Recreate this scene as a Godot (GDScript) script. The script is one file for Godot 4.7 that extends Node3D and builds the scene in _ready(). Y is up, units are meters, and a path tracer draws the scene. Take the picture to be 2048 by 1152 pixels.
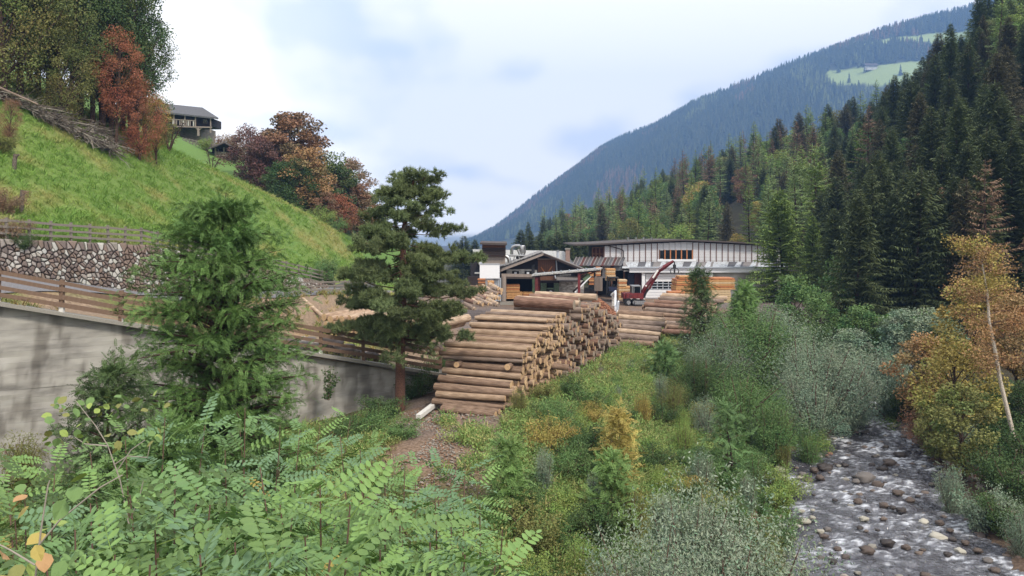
extends Node3D
# A sawmill yard in a mountain valley. The yard is at height 0, the eye 7 m above it, looking along -z.

const F := 1479.0      # focal length of the photograph in its pixels
const EYE := 7.0
const HZ := 470.0      # row of eye level in the photograph

var counts := {}
var rng := RandomNumberGenerator.new()
var fbm := FastNoiseLite.new()
var M := {}
var T := {}
var unit_box := BoxMesh.new()
var ground_net := {}
var hill_net := {}


# Collects triangles; front faces run clockwise.
class Shape:
	var v := PackedVector3Array()
	var n := PackedVector3Array()
	var c := PackedColorArray()
	var idx := PackedInt32Array()

	func point(p: Vector3, col: Color) -> int:
		v.append(p)
		c.append(col)
		return v.size() - 1

	func tri(a: Vector3, b: Vector3, d: Vector3, col: Color) -> void:
		var k := v.size()
		v.append(a); v.append(b); v.append(d)
		c.append(col); c.append(col); c.append(col)
		idx.append(k); idx.append(k + 1); idx.append(k + 2)

	func quad(a: Vector3, b: Vector3, d: Vector3, e: Vector3, col: Color) -> void:
		var k := v.size()
		v.append(a); v.append(b); v.append(d); v.append(e)
		c.append(col); c.append(col); c.append(col); c.append(col)
		idx.append(k); idx.append(k + 1); idx.append(k + 2)
		idx.append(k); idx.append(k + 2); idx.append(k + 3)

	# a leaf: base, two shoulders, tip, folded a little along its midrib
	func leaf(at: Vector3, along: Vector3, across: Vector3, fold: Vector3, col: Color) -> void:
		var k := v.size()
		var mid := at + along * 0.45 + fold
		v.append(at); v.append(mid + across); v.append(at + along); v.append(mid - across)
		c.append(col); c.append(col); c.append(col); c.append(col)
		idx.append(k); idx.append(k + 1); idx.append(k + 2)
		idx.append(k); idx.append(k + 2); idx.append(k + 3)

	func box(t: Transform3D, size: Vector3, col: Color) -> void:
		var k := v.size()
		for m in 8:
			v.append(t * Vector3(size.x * (0.5 if m & 1 else -0.5), size.y * (0.5 if m & 2 else -0.5), size.z * (0.5 if m & 4 else -0.5)))
			c.append(col)
		for f in [[0, 2, 3, 1], [4, 5, 7, 6], [0, 1, 5, 4], [2, 6, 7, 3], [0, 4, 6, 2], [1, 3, 7, 5]]:
			idx.append_array(PackedInt32Array([k + f[0], k + f[2], k + f[1], k + f[0], k + f[3], k + f[2]]))

	func tube(path: Array, radii: Array, sides: int, col: Color, caps := true) -> void:
		var k0 := v.size()
		var last := path.size() - 1
		var x := Vector3.ZERO
		for j in path.size():
			var t: Vector3 = (path[mini(j + 1, last)] - path[maxi(j - 1, 0)]).normalized()
			if x == Vector3.ZERO:
				x = t.cross(Vector3.UP if absf(t.y) < 0.9 else Vector3.RIGHT).normalized()
			x = (x - t * x.dot(t)).normalized()
			var y := t.cross(x)
			for s in sides:
				var a := TAU * s / sides
				v.append(path[j] + (x * cos(a) + y * sin(a)) * radii[j])
				c.append(col)
		for j in last:
			for s in sides:
				var a := k0 + j * sides + s
				var d := k0 + j * sides + (s + 1) % sides
				idx.append_array(PackedInt32Array([a, a + sides, d + sides, a, d + sides, d]))
		if caps:
			for e in [0, last]:
				var m := v.size()
				for s in sides:
					v.append(v[k0 + e * sides + s])
					c.append(col)
				for s in range(1, sides - 1):
					idx.append_array(PackedInt32Array([m, m + s, m + s + 1] if e == 0 else [m, m + s + 1, m + s]))

	func mesh(smooth := false) -> ArrayMesh:
		var a := []
		a.resize(Mesh.ARRAY_MAX)
		a[Mesh.ARRAY_VERTEX] = v
		a[Mesh.ARRAY_COLOR] = c
		a[Mesh.ARRAY_INDEX] = idx
		if smooth:
			var nn := PackedVector3Array()
			nn.resize(v.size())
			for t in range(0, idx.size(), 3):
				var p := v[idx[t]]
				var f := (v[idx[t + 2]] - p).cross(v[idx[t + 1]] - p)
				nn[idx[t]] += f
				nn[idx[t + 1]] += f
				nn[idx[t + 2]] += f
			for k in nn.size():
				nn[k] = nn[k].normalized()
			a[Mesh.ARRAY_NORMAL] = nn
		var m := ArrayMesh.new()
		m.add_surface_from_arrays(Mesh.PRIMITIVE_TRIANGLES, a)
		return m


# ---------------------------------------------------------------- helpers
func U(px: float, py: float, d: float) -> Vector3:
	return Vector3((px - 1024.0) / F * d, EYE - (py - HZ) / F * d, -d)

func lin(r: float, g: float, b: float) -> Color:
	return Color(r / 255.0, g / 255.0, b / 255.0).srgb_to_linear()

func grey(k: float) -> Color:
	return Color(k, k, k)

func jit(amount: float) -> Color:
	var k := rng.randf_range(1.0 - amount, 1.0 + amount)
	return Color(k * rng.randf_range(0.96, 1.04), k, k * rng.randf_range(0.94, 1.06))

func rv() -> Vector3:
	return Vector3(rng.randf_range(-1, 1), rng.randf_range(-1, 1), rng.randf_range(-1, 1))

func r2(a: float, b: float) -> float:
	return rng.randf_range(a, b)

func numbered(called: String) -> String:
	counts[called] = counts.get(called, -1) + 1
	return called if counts[called] == 0 else "%s_%03d" % [called, counts[called]]

func tag(o: Node, label: String, category := "", group := "", kind := "") -> Node:
	if label: o.set_meta("label", label)
	if category: o.set_meta("category", category)
	if group: o.set_meta("group", group)
	if kind: o.set_meta("kind", kind)
	return o

func base(called: String, at: Vector3, label: String, category: String, group := "", kind := "") -> Node3D:
	var o := Node3D.new()
	o.name = numbered(called)
	add_child(o)
	o.position = at
	tag(o, label, category, group, kind)
	return o

func inst(called: String, m: Mesh, mt: Material, parent: Node = self, at := Transform3D()) -> MeshInstance3D:
	var o := MeshInstance3D.new()
	o.name = numbered(called) if parent == self else called
	o.mesh = m
	if mt: o.material_override = mt
	o.transform = at
	parent.add_child(o, true)
	return o

# a box given in world axes, hung under a thing that stands at parent.position
func bx(parent: Node3D, called: String, centre: Vector3, size: Vector3, mt: Material, turn := Basis()) -> MeshInstance3D:
	return inst(called, unit_box, mt, parent, Transform3D(turn.scaled_local(size), centre - parent.position))

# a box whose front face, at distance d, spans these photograph pixels
func face(parent: Node3D, called: String, x0: float, y0: float, x1: float, y1: float, d: float, deep: float, mt: Material) -> MeshInstance3D:
	var a := U(x0, y0, d)
	var b := U(x1, y1, d)
	return bx(parent, called, (a + b) / 2 + Vector3(0, 0, -deep / 2), Vector3(absf(b.x - a.x), absf(a.y - b.y), deep), mt)

# a bar between two world points
func bar(parent: Node3D, called: String, a: Vector3, b: Vector3, wide: float, high: float, mt: Material) -> MeshInstance3D:
	var z := (b - a).normalized()
	var x := Vector3.UP.cross(z)
	x = Vector3.RIGHT if x.length() < 0.01 else x.normalized()
	return bx(parent, called, (a + b) / 2, Vector3(wide, high, a.distance_to(b)), mt, Basis(x, z.cross(x), z))

# hang a part one level deeper, under another part, without moving it
func under(part: Node3D, child: Node3D) -> Node3D:
	child.get_parent().remove_child(child)
	part.add_child(child, true)
	child.transform = part.transform.affine_inverse() * child.transform
	return child

func pipe(parent: Node3D, called: String, path: Array, r: float, mt: Material, sides := 10) -> MeshInstance3D:
	var s := Shape.new()
	var local := []
	var radii := []
	for p in path:
		local.append(p - parent.position)
		radii.append(r)
	s.tube(local, radii, sides, Color.WHITE)
	return inst(called, s.mesh(true), mt, parent)

# a flat outline in x and y given in world axes, pushed back by deep along -z
func prism(parent: Node3D, called: String, outline: Array, deep: float, mt: Material) -> MeshInstance3D:
	var s := Shape.new()
	var q := PackedVector2Array()
	for p in outline:
		q.append(Vector2(p.x, p.y))
	var z: float = outline[0].z - parent.position.z
	var o := Vector3(parent.position.x, parent.position.y, 0)
	var t := Geometry2D.triangulate_polygon(q)
	for k in range(0, t.size(), 3):
		var a := Vector3(q[t[k]].x, q[t[k]].y, z) - o
		var b := Vector3(q[t[k + 1]].x, q[t[k + 1]].y, z) - o
		var d := Vector3(q[t[k + 2]].x, q[t[k + 2]].y, z) - o
		s.tri(a, b, d, Color.WHITE)
		var w := Vector3(0, 0, -deep)
		s.tri(a + w, d + w, b + w, Color.WHITE)
	for k in q.size():
		var a := Vector3(q[k].x, q[k].y, z) - o
		var j := (k + 1) % q.size()
		var b := Vector3(q[j].x, q[j].y, z) - o
		s.quad(a, b, b + Vector3(0, 0, -deep), a + Vector3(0, 0, -deep), Color.WHITE)
	return inst(called, s.mesh(), mt, parent)

# a slab between four corners, given thickness downwards
func slab(parent: Node3D, called: String, a: Vector3, b: Vector3, d: Vector3, e: Vector3, thick: float, mt: Material) -> MeshInstance3D:
	var s := Shape.new()
	var w := Vector3(0, -thick, 0)
	var p := []
	for k in [a, b, d, e]:
		p.append(k - parent.position)
	s.quad(p[0], p[1], p[2], p[3], Color.WHITE)
	s.quad(p[3] + w, p[2] + w, p[1] + w, p[0] + w, Color.WHITE)
	for k in 4:
		s.quad(p[k], p[(k + 1) % 4], p[(k + 1) % 4] + w, p[k] + w, Color.WHITE)
	return inst(called, s.mesh(), mt, parent)

func multi(called: String, m: Mesh, places: Array, parent: Node, mt: Material = null, colors: Array = []) -> MultiMeshInstance3D:
	var mm := MultiMesh.new()
	mm.transform_format = MultiMesh.TRANSFORM_3D
	mm.use_colors = colors.size() > 0
	mm.mesh = m
	mm.instance_count = places.size()
	for k in places.size():
		mm.set_instance_transform(k, places[k])
		if colors.size():
			mm.set_instance_color(k, colors[k])
	var o := MultiMeshInstance3D.new()
	o.name = numbered(called) if parent == self else called
	o.multimesh = mm
	if mt: o.material_override = mt
	parent.add_child(o, true)
	return o

# ---------------------------------------------------------------- materials
func mat(called: String, col: Color, rough := 0.85, tex: Texture2D = null, scale := Vector3.ONE, bump := 0.0, world := false) -> StandardMaterial3D:
	var m := StandardMaterial3D.new()
	m.resource_name = called
	m.albedo_color = col
	m.roughness = rough
	m.vertex_color_use_as_albedo = true
	if tex:
		m.albedo_texture = tex
		m.uv1_triplanar = true
		m.uv1_world_triplanar = world
		m.uv1_scale = scale
		if bump > 0.0:
			m.heightmap_enabled = true
			m.heightmap_texture = tex
			m.heightmap_scale = bump
	M[called] = m
	return m

func leafmat(called: String, r: float, g: float, b: float, rough := 0.6) -> StandardMaterial3D:
	var m := mat(called, Color(r / 255.0, g / 255.0, b / 255.0), rough)
	m.metallic_specular = 0.25
	m.backlight_enabled = true
	m.backlight = Color(0.38, 0.42, 0.28)
	return m

func ntex(called: String, freq: float, ramp: Array, octaves := 4, kind := FastNoiseLite.TYPE_SIMPLEX_SMOOTH, size := 512) -> NoiseTexture2D:
	var n := FastNoiseLite.new()
	n.noise_type = kind
	n.frequency = freq
	n.fractal_octaves = octaves
	n.seed = hash(called) % 1000
	var g := Gradient.new()
	g.offsets = PackedFloat32Array()
	g.colors = PackedColorArray()
	var off := PackedFloat32Array()
	var cols := PackedColorArray()
	for k in ramp.size():
		off.append(float(k) / (ramp.size() - 1))
		cols.append(ramp[k])
	g.offsets = off
	g.colors = cols
	var t := NoiseTexture2D.new()
	t.width = size
	t.height = size
	t.seamless = true
	t.noise = n
	t.color_ramp = g
	T[called] = t
	return t

func make_materials() -> void:
	ntex("fine", 0.05, [Color(0.62, 0.6, 0.58), Color(0.86, 0.85, 0.84), Color(1, 1, 1)], 5)
	ntex("coarse", 0.012, [Color(0.55, 0.53, 0.5), Color(0.8, 0.8, 0.8), Color(1, 1, 1)], 5)
	ntex("bark", 0.03, [Color(0.28, 0.24, 0.21), Color(0.62, 0.57, 0.53), Color(0.97, 0.95, 0.93), Color(1, 1, 1)], 5)
	ntex("concrete", 0.012, [Color(0.5, 0.49, 0.48), Color(0.80, 0.79, 0.78), Color(0.95, 0.94, 0.92), Color(1, 1, 1)], 6)
	ntex("soil", 0.035, [Color(0.45, 0.4, 0.35), Color(0.72, 0.68, 0.62), Color(0.9, 0.87, 0.82), Color(1, 0.98, 0.95)], 6)
	ntex("grain", 0.02, [Color(0.6, 0.56, 0.52), Color(0.85, 0.83, 0.8), Color(1, 1, 1)], 4)
	ntex("stone", 0.04, [Color(0.6, 0.58, 0.56), Color(0.85, 0.84, 0.83), Color(1, 1, 1)], 5)

	mat("ground", Color(1, 1, 1), 0.95, T.soil, Vector3.ONE * 0.35, 3.0, true)
	mat("meadow", Color(1, 1, 1), 0.95, T.fine, Vector3.ONE * 0.25, 4.0, true)
	mat("hill_floor", Color(1, 1, 1), 0.95, T.fine, Vector3.ONE * 0.02, 0.0, true)
	mat("asphalt", Color(0.52, 0.52, 0.54), 0.8, T.fine, Vector3.ONE * 0.7, 0.6, true)
	mat("concrete_wall", Color(0.70, 0.695, 0.68), 0.9, T.concrete, Vector3(0.10, 0.24, 0.10), 4.0, true)
	mat("concrete_plain", Color(0.66, 0.65, 0.62), 0.9, T.fine, Vector3.ONE * 1.5, 0.4, true)
	mat("stone_dark", Color(0.53, 0.48, 0.46), 0.9, T.stone, Vector3.ONE * 2.2, 1.5)
	mat("stone_brown", Color(0.60, 0.53, 0.49), 0.9, T.stone, Vector3.ONE * 2.2, 1.5)
	mat("stone_grey", Color(0.70, 0.67, 0.65), 0.9, T.stone, Vector3.ONE * 2.2, 1.5)
	mat("stone_white", Color(0.84, 0.84, 0.82), 0.85, T.stone, Vector3.ONE * 2.2, 1.0)
	mat("mortar", Color(0.38, 0.34, 0.32), 0.95, T.fine, Vector3.ONE * 2.0, 1.0)
	mat("boulder_grey", Color(0.50, 0.48, 0.47), 0.75, T.stone, Vector3.ONE * 1.3, 1.5)
	mat("boulder_brown", Color(0.42, 0.37, 0.34), 0.7, T.stone, Vector3.ONE * 1.3, 1.5)
	mat("boulder_pale", Color(0.74, 0.73, 0.68), 0.8, T.stone, Vector3.ONE * 1.3, 1.5)
	mat("boulder_dark", Color(0.27, 0.24, 0.23), 0.55, T.stone, Vector3.ONE * 1.3, 1.5)
	mat("fence_wood", Color(0.55, 0.46, 0.40), 0.9, T.grain, Vector3(2, 6, 2), 0.5)
	mat("fence_dark", Color(0.43, 0.35, 0.31), 0.9, T.grain, Vector3(2, 6, 2), 0.5)
	mat("fence_grey", Color(0.60, 0.58, 0.56), 0.9, T.grain, Vector3(2, 6, 2), 0.5)
	mat("post_base", Color(0.82, 0.81, 0.79), 0.8)
	mat("trunk", Color(0.36, 0.29, 0.25), 0.95, T.bark, Vector3(2, 0.5, 2), 2.0)
	mat("trunk_pine", Color(0.45, 0.33, 0.28), 0.95, T.bark, Vector3(2.5, 0.9, 2.5), 3.0)
	mat("trunk_grey", Color(0.50, 0.47, 0.44), 0.95, T.bark, Vector3(2, 0.5, 2), 1.0)
	mat("trunk_birch", Color(0.95, 0.93, 0.89), 0.8, T.bark, Vector3(1.2, 2.5, 1.2), 0.5)
	mat("twig", Color(0.40, 0.31, 0.27), 0.9)
	mat("twig_pale", Color(0.58, 0.55, 0.51), 0.9)
	mat("bark_tan", Color(0.78, 0.69, 0.60), 0.9, T.bark, Vector3(0.3, 0.5, 0.5), 1.2)
	mat("bark_brown", Color(0.64, 0.55, 0.48), 0.9, T.bark, Vector3(0.3, 0.5, 0.5), 1.5)
	mat("bark_pale", Color(0.85, 0.77, 0.68), 0.9, T.bark, Vector3(0.3, 0.5, 0.5), 1.0)
	mat("bark_grey", Color(0.64, 0.58, 0.54), 0.9, T.bark, Vector3(0.3, 0.5, 0.5), 1.8)
	mat("bark_red", Color(0.62, 0.50, 0.44), 0.9, T.bark, Vector3(0.3, 0.5, 0.5), 1.8)
	mat("cut_fresh", Color(0.93, 0.80, 0.63), 0.85, T.fine, Vector3.ONE * 3.0)
	mat("cut_tan", Color(0.87, 0.73, 0.57), 0.85, T.fine, Vector3.ONE * 3.0)
	mat("cut_grey", Color(0.70, 0.64, 0.58), 0.85, T.fine, Vector3.ONE * 3.0)
	mat("lumber", Color(0.90, 0.70, 0.48), 0.8, T.grain, Vector3(0.6, 4, 0.6))
	mat("lumber_pale", Color(0.93, 0.83, 0.68), 0.8, T.grain, Vector3(0.6, 4, 0.6))
	mat("lumber_orange", Color(0.82, 0.55, 0.36), 0.8, T.grain, Vector3(0.6, 4, 0.6))
	mat("plank_brown", Color(0.50, 0.36, 0.29), 0.9, T.grain, Vector3(1, 3, 1), 0.5)
	mat("plank_dark", Color(0.24, 0.20, 0.20), 0.9, T.grain, Vector3(1, 3, 1), 0.5)
	mat("plank_grey", Color(0.66, 0.62, 0.60), 0.9, T.grain, Vector3(1, 3, 1), 0.5)
	mat("plank_pale", Color(0.93, 0.95, 1.0), 0.8, T.grain, Vector3(3, 0.8, 3), 0.3)
	mat("batten", Color(0.42, 0.33, 0.31), 0.9)
	mat("dark_wall", Color(0.20, 0.19, 0.22), 0.9, T.grain, Vector3(3, 0.5, 3), 0.5)
	mat("white_wall", Color(0.90, 0.89, 0.87), 0.85, T.coarse, Vector3.ONE * 0.8)
	mat("panel_white", Color(0.90, 0.91, 0.93), 0.55)
	mat("panel_grey", Color(0.66, 0.69, 0.73), 0.5)
	mat("roof_grey", Color(0.58, 0.57, 0.58), 0.85, T.grain, Vector3(0.6, 3, 3), 0.5)
	mat("roof_dark", Color(0.36, 0.33, 0.33), 0.85, T.grain, Vector3(2, 2, 2), 0.5)
	mat("roof_pale", Color(0.80, 0.80, 0.79), 0.8, T.coarse, Vector3.ONE * 0.8)
	mat("roof_light", Color(0.88, 0.90, 0.92), 0.5, T.coarse, Vector3.ONE * 0.5)
	mat("roof_slate", Color(0.42, 0.42, 0.44), 0.8, T.coarse, Vector3.ONE * 0.8)
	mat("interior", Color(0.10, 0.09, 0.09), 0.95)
	mat("soffit", Color(0.40, 0.22, 0.20), 0.9, T.grain, Vector3(1, 3, 1))
	mat("steel", Color(0.78, 0.79, 0.80), 0.3, T.fine, Vector3.ONE)
	M.steel.metallic = 0.9
	mat("metal_dark", Color(0.16, 0.16, 0.17), 0.6)
	mat("rubber", Color(0.09, 0.09, 0.09), 0.85)
	mat("red_paint", Color(0.55, 0.19, 0.20), 0.5, T.coarse, Vector3.ONE * 1.5)
	mat("red_post", Color(0.45, 0.16, 0.16), 0.7, T.coarse, Vector3.ONE)
	mat("white_paint", Color(0.88, 0.87, 0.86), 0.5)
	mat("grey_paint", Color(0.64, 0.65, 0.67), 0.5, T.coarse, Vector3.ONE)
	mat("green_paint", Color(0.44, 0.55, 0.42), 0.6, T.coarse, Vector3.ONE)
	mat("blue_paint", Color(0.16, 0.20, 0.34), 0.6, T.coarse, Vector3.ONE)
	mat("window_glass", Color(0.10, 0.12, 0.14), 0.08)
	mat("brick_chimney", Color(0.66, 0.56, 0.52), 0.9, T.fine, Vector3.ONE * 2.0)

	leafmat("leaf_locust", 104, 134, 86, 0.5)
	leafmat("leaf_locust_blue", 102, 130, 96, 0.5)
	leafmat("leaf_locust_lime", 116, 146, 86, 0.5)
	leafmat("leaf_locust_tree", 96, 126, 70)
	leafmat("leaf_green", 104, 130, 80)
	leafmat("leaf_lime", 138, 156, 86)
	leafmat("leaf_deep", 80, 100, 62)
	leafmat("leaf_sage", 136, 150, 128)
	leafmat("leaf_silver", 142, 154, 134)
	leafmat("leaf_olive", 124, 126, 76)
	leafmat("leaf_yellow", 168, 152, 88)
	leafmat("leaf_orange", 168, 134, 96)
	leafmat("leaf_red", 160, 104, 80)
	leafmat("leaf_rust", 146, 112, 90)
	leafmat("leaf_maroon", 118, 88, 84)
	leafmat("leaf_brown", 142, 118, 96)
	leafmat("leaf_moss", 108, 118, 72)
	leafmat("needle_dark", 90, 100, 68, 0.75)
	leafmat("needle_mid", 98, 110, 72, 0.75)
	leafmat("needle_brown", 104, 100, 76, 0.75)
	leafmat("needle_larch", 122, 142, 76, 0.75)
	leafmat("needle_larch_pale", 138, 156, 104, 0.75)
	leafmat("needle_dead", 138, 114, 94, 0.75)
	leafmat("needle_pine", 112, 126, 86, 0.7)
	leafmat("grass", 128, 156, 68, 0.8)
	leafmat("grass_dry", 178, 166, 106, 0.8)
	leafmat("grass_lush", 112, 160, 64, 0.8)

# ---------------------------------------------------------------- camera, sky, sun
func make_view() -> void:
	var cam := Camera3D.new()
	cam.name = "camera"
	cam.projection = Camera3D.PROJECTION_FRUSTUM
	cam.near = 0.2
	cam.far = 9000.0
	cam.size = 2.0 * 576.0 / F * cam.near
	cam.frustum_offset = Vector2(0, (HZ - 576.0) / F * cam.near)
	cam.position = Vector3(0, EYE, 0)
	add_child(cam)
	cam.current = true

	var env := Environment.new()
	env.background_mode = Environment.BG_SKY
	env.tonemap_mode = Environment.TONE_MAPPER_LINEAR
	env.tonemap_exposure = 2.15
	env.sdfgi_enabled = true
	env.ssao_enabled = true
	env.ssil_enabled = true
	env.fog_enabled = true
	env.fog_density = 0.00036
	env.fog_light_color = Color(0.56, 0.74, 1.0)
	var sky := Sky.new()
	var pano := PanoramaSkyMaterial.new()
	pano.panorama = ImageTexture.create_from_image(cloud_picture())
	sky.sky_material = pano
	env.sky = sky
	var we := WorldEnvironment.new()
	we.name = "world_environment"
	we.environment = env
	add_child(we)

	var sun := DirectionalLight3D.new()
	sun.name = "sun"
	sun.light_energy = 0.5
	sun.light_angular_distance = 10.0
	sun.light_color = Color(1.0, 0.96, 0.9)
	sun.shadow_enabled = true
	add_child(sun)
	sun.look_at_from_position(Vector3(0.45, 0.85, 0.65), Vector3.ZERO)

# broken white cloud with thin blue gaps, the same all round
func cloud_picture() -> Image:
	var w := 1024
	var h := 512
	var im := Image.create(w, h, false, Image.FORMAT_RGBF)
	var big := FastNoiseLite.new()
	big.seed = 11
	big.frequency = 1.5
	big.fractal_octaves = 5
	var small := FastNoiseLite.new()
	small.seed = 5
	small.frequency = 3.0
	small.fractal_octaves = 5
	var blue := Color(0.54, 0.58, 0.66)
	var pale := Color(0.66, 0.667, 0.685)
	var white := Color(0.76, 0.745, 0.73)
	for y in h:
		var el := (0.5 - (y + 0.5) / h) * PI
		for x in w:
			if el < -0.05:
				im.set_pixel(x, y, Color(0.22, 0.23, 0.22))
				continue
			var az := (x + 0.5) / w * TAU
			var d := Vector3(cos(el) * sin(az), sin(el), cos(el) * cos(az))
			var q := d / (maxf(d.y, 0.0) + 0.35)
			var k := big.get_noise_3dv(q) * 1.5 + small.get_noise_3dv(q) * 1.0 + 0.52
			var c := blue.lerp(pale, smoothstep(-0.25, 0.12, k)).lerp(white, smoothstep(0.1, 0.55, k))
			im.set_pixel(x, y, c)
	return im

# ---------------------------------------------------------------- terrain
# heights through given points: x, distance, height
func net(pts: Array, soft: float) -> Dictionary:
	var n := pts.size()
	var mean := 0.0
	for p in pts:
		mean += p[2] / n
	var a := []
	for i in n:
		var row := PackedFloat64Array()
		for j in n:
			row.append(sqrt((pts[i][0] - pts[j][0]) ** 2 + (pts[i][1] - pts[j][1]) ** 2 + soft * soft))
		row.append(pts[i][2] - mean)
		a.append(row)
	for k in n:
		var best := k
		for i in range(k, n):
			if absf(a[i][k]) > absf(a[best][k]): best = i
		var t = a[k]; a[k] = a[best]; a[best] = t
		var rk: PackedFloat64Array = a[k]
		for i in range(k + 1, n):
			var ri: PackedFloat64Array = a[i]
			var f := ri[k] / rk[k]
			if f != 0.0:
				for j in range(k, n + 1):
					ri[j] -= f * rk[j]
				a[i] = ri
	var w := PackedFloat64Array()
	w.resize(n)
	for k in range(n - 1, -1, -1):
		var s: float = a[k][n]
		for j in range(k + 1, n):
			s -= a[k][j] * w[j]
		w[k] = s / a[k][k]
	var xs := PackedFloat64Array()
	var ds := PackedFloat64Array()
	for p in pts:
		xs.append(p[0]); ds.append(p[1])
	return {"x": xs, "d": ds, "w": w, "mean": mean, "soft": soft * soft}

func level(net_: Dictionary, x: float, d: float) -> float:
	var xs: PackedFloat64Array = net_.x
	var ds: PackedFloat64Array = net_.d
	var w: PackedFloat64Array = net_.w
	var s2: float = net_.soft
	var h: float = net_.mean
	for k in xs.size():
		var a := xs[k] - x
		var b := ds[k] - d
		h += w[k] * sqrt(a * a + b * b + s2)
	return h

func ground_at(x: float, d: float) -> float:
	return level(ground_net, x, d)

func steps(stops: Array) -> Array:   # [from, [to, step], ...]
	var out := [float(stops[0])]
	for s in stops.slice(1):
		var span: float = s[0] - out[-1]
		var n := maxi(1, int(round(span / s[1])))
		var from: float = out[-1]
		for k in n:
			out.append(from + span * (k + 1) / n)
	return out

func sheet(xs: int, ys: int, at: Callable, tint: Callable) -> ArrayMesh:
	var s := Shape.new()
	for j in ys:
		for i in xs:
			var p: Vector3 = at.call(i, j)
			s.point(p, tint.call(p))
	for j in ys - 1:
		for i in xs - 1:
			var a := j * xs + i
			s.idx.append_array(PackedInt32Array([a, a + xs + 1, a + 1, a, a + xs, a + xs + 1]))
	return s.mesh(true)

const WALL := [[-26.0, 19.7, 7.0], [-17.4, 25.0, 4.72], [-2.85, 34.0, 0.56]]   # top of the concrete wall: x, distance, height
const NEAR := [[-26.0, 19.7, 6.9], [-17.4, 25.0, 4.62], [-11.6, 28.6, 2.95], [-7.0, 31.4, 1.6], [-2.85, 34.0, 0.3], [-1.5, 39.0, 0.05]]
const FAR := [[-30.5, 24.5, 6.9], [-22.2, 32.0, 5.35], [-19.6, 40.0, 3.8], [-17.5, 50.0, 3.1], [-14.8, 60.0, 2.7], [-12.2, 74.0, 1.4]]
const TOP := [[-31.0, 24.7, 8.3], [-22.65, 32.2, 6.62], [-20.05, 40.2, 6.2], [-17.9, 50.1, 4.7], [-15.0, 60.1, 2.9], [-12.4, 74.0, 1.5], [-10.5, 95.0, 0.4], [-9.0, 130.0, -1.5]]

func along(line: Array, t: float) -> Vector3:
	var k := clampi(int(t), 0, line.size() - 2)
	var f := t - k
	var a: Array = line[k]
	var b: Array = line[k + 1]
	return Vector3(lerpf(a[0], b[0], f), lerpf(a[2], b[2], f), -lerpf(a[1], b[1], f))

func road_at(t: float, f: float) -> Vector3:
	var n := along(NEAR, t)
	var s := along(FAR, t)
	var p := n.lerp(s, f)
	var a := lerpf(0.25, 0.55, clampf((t - 1.0) / 3.0, 0, 1))
	p.y = lerpf(n.y, s.y, smoothstep(a, a + 0.25, f)) + fbm.get_noise_2d(p.x * 6, p.z * 6) * 0.08
	return p

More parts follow.
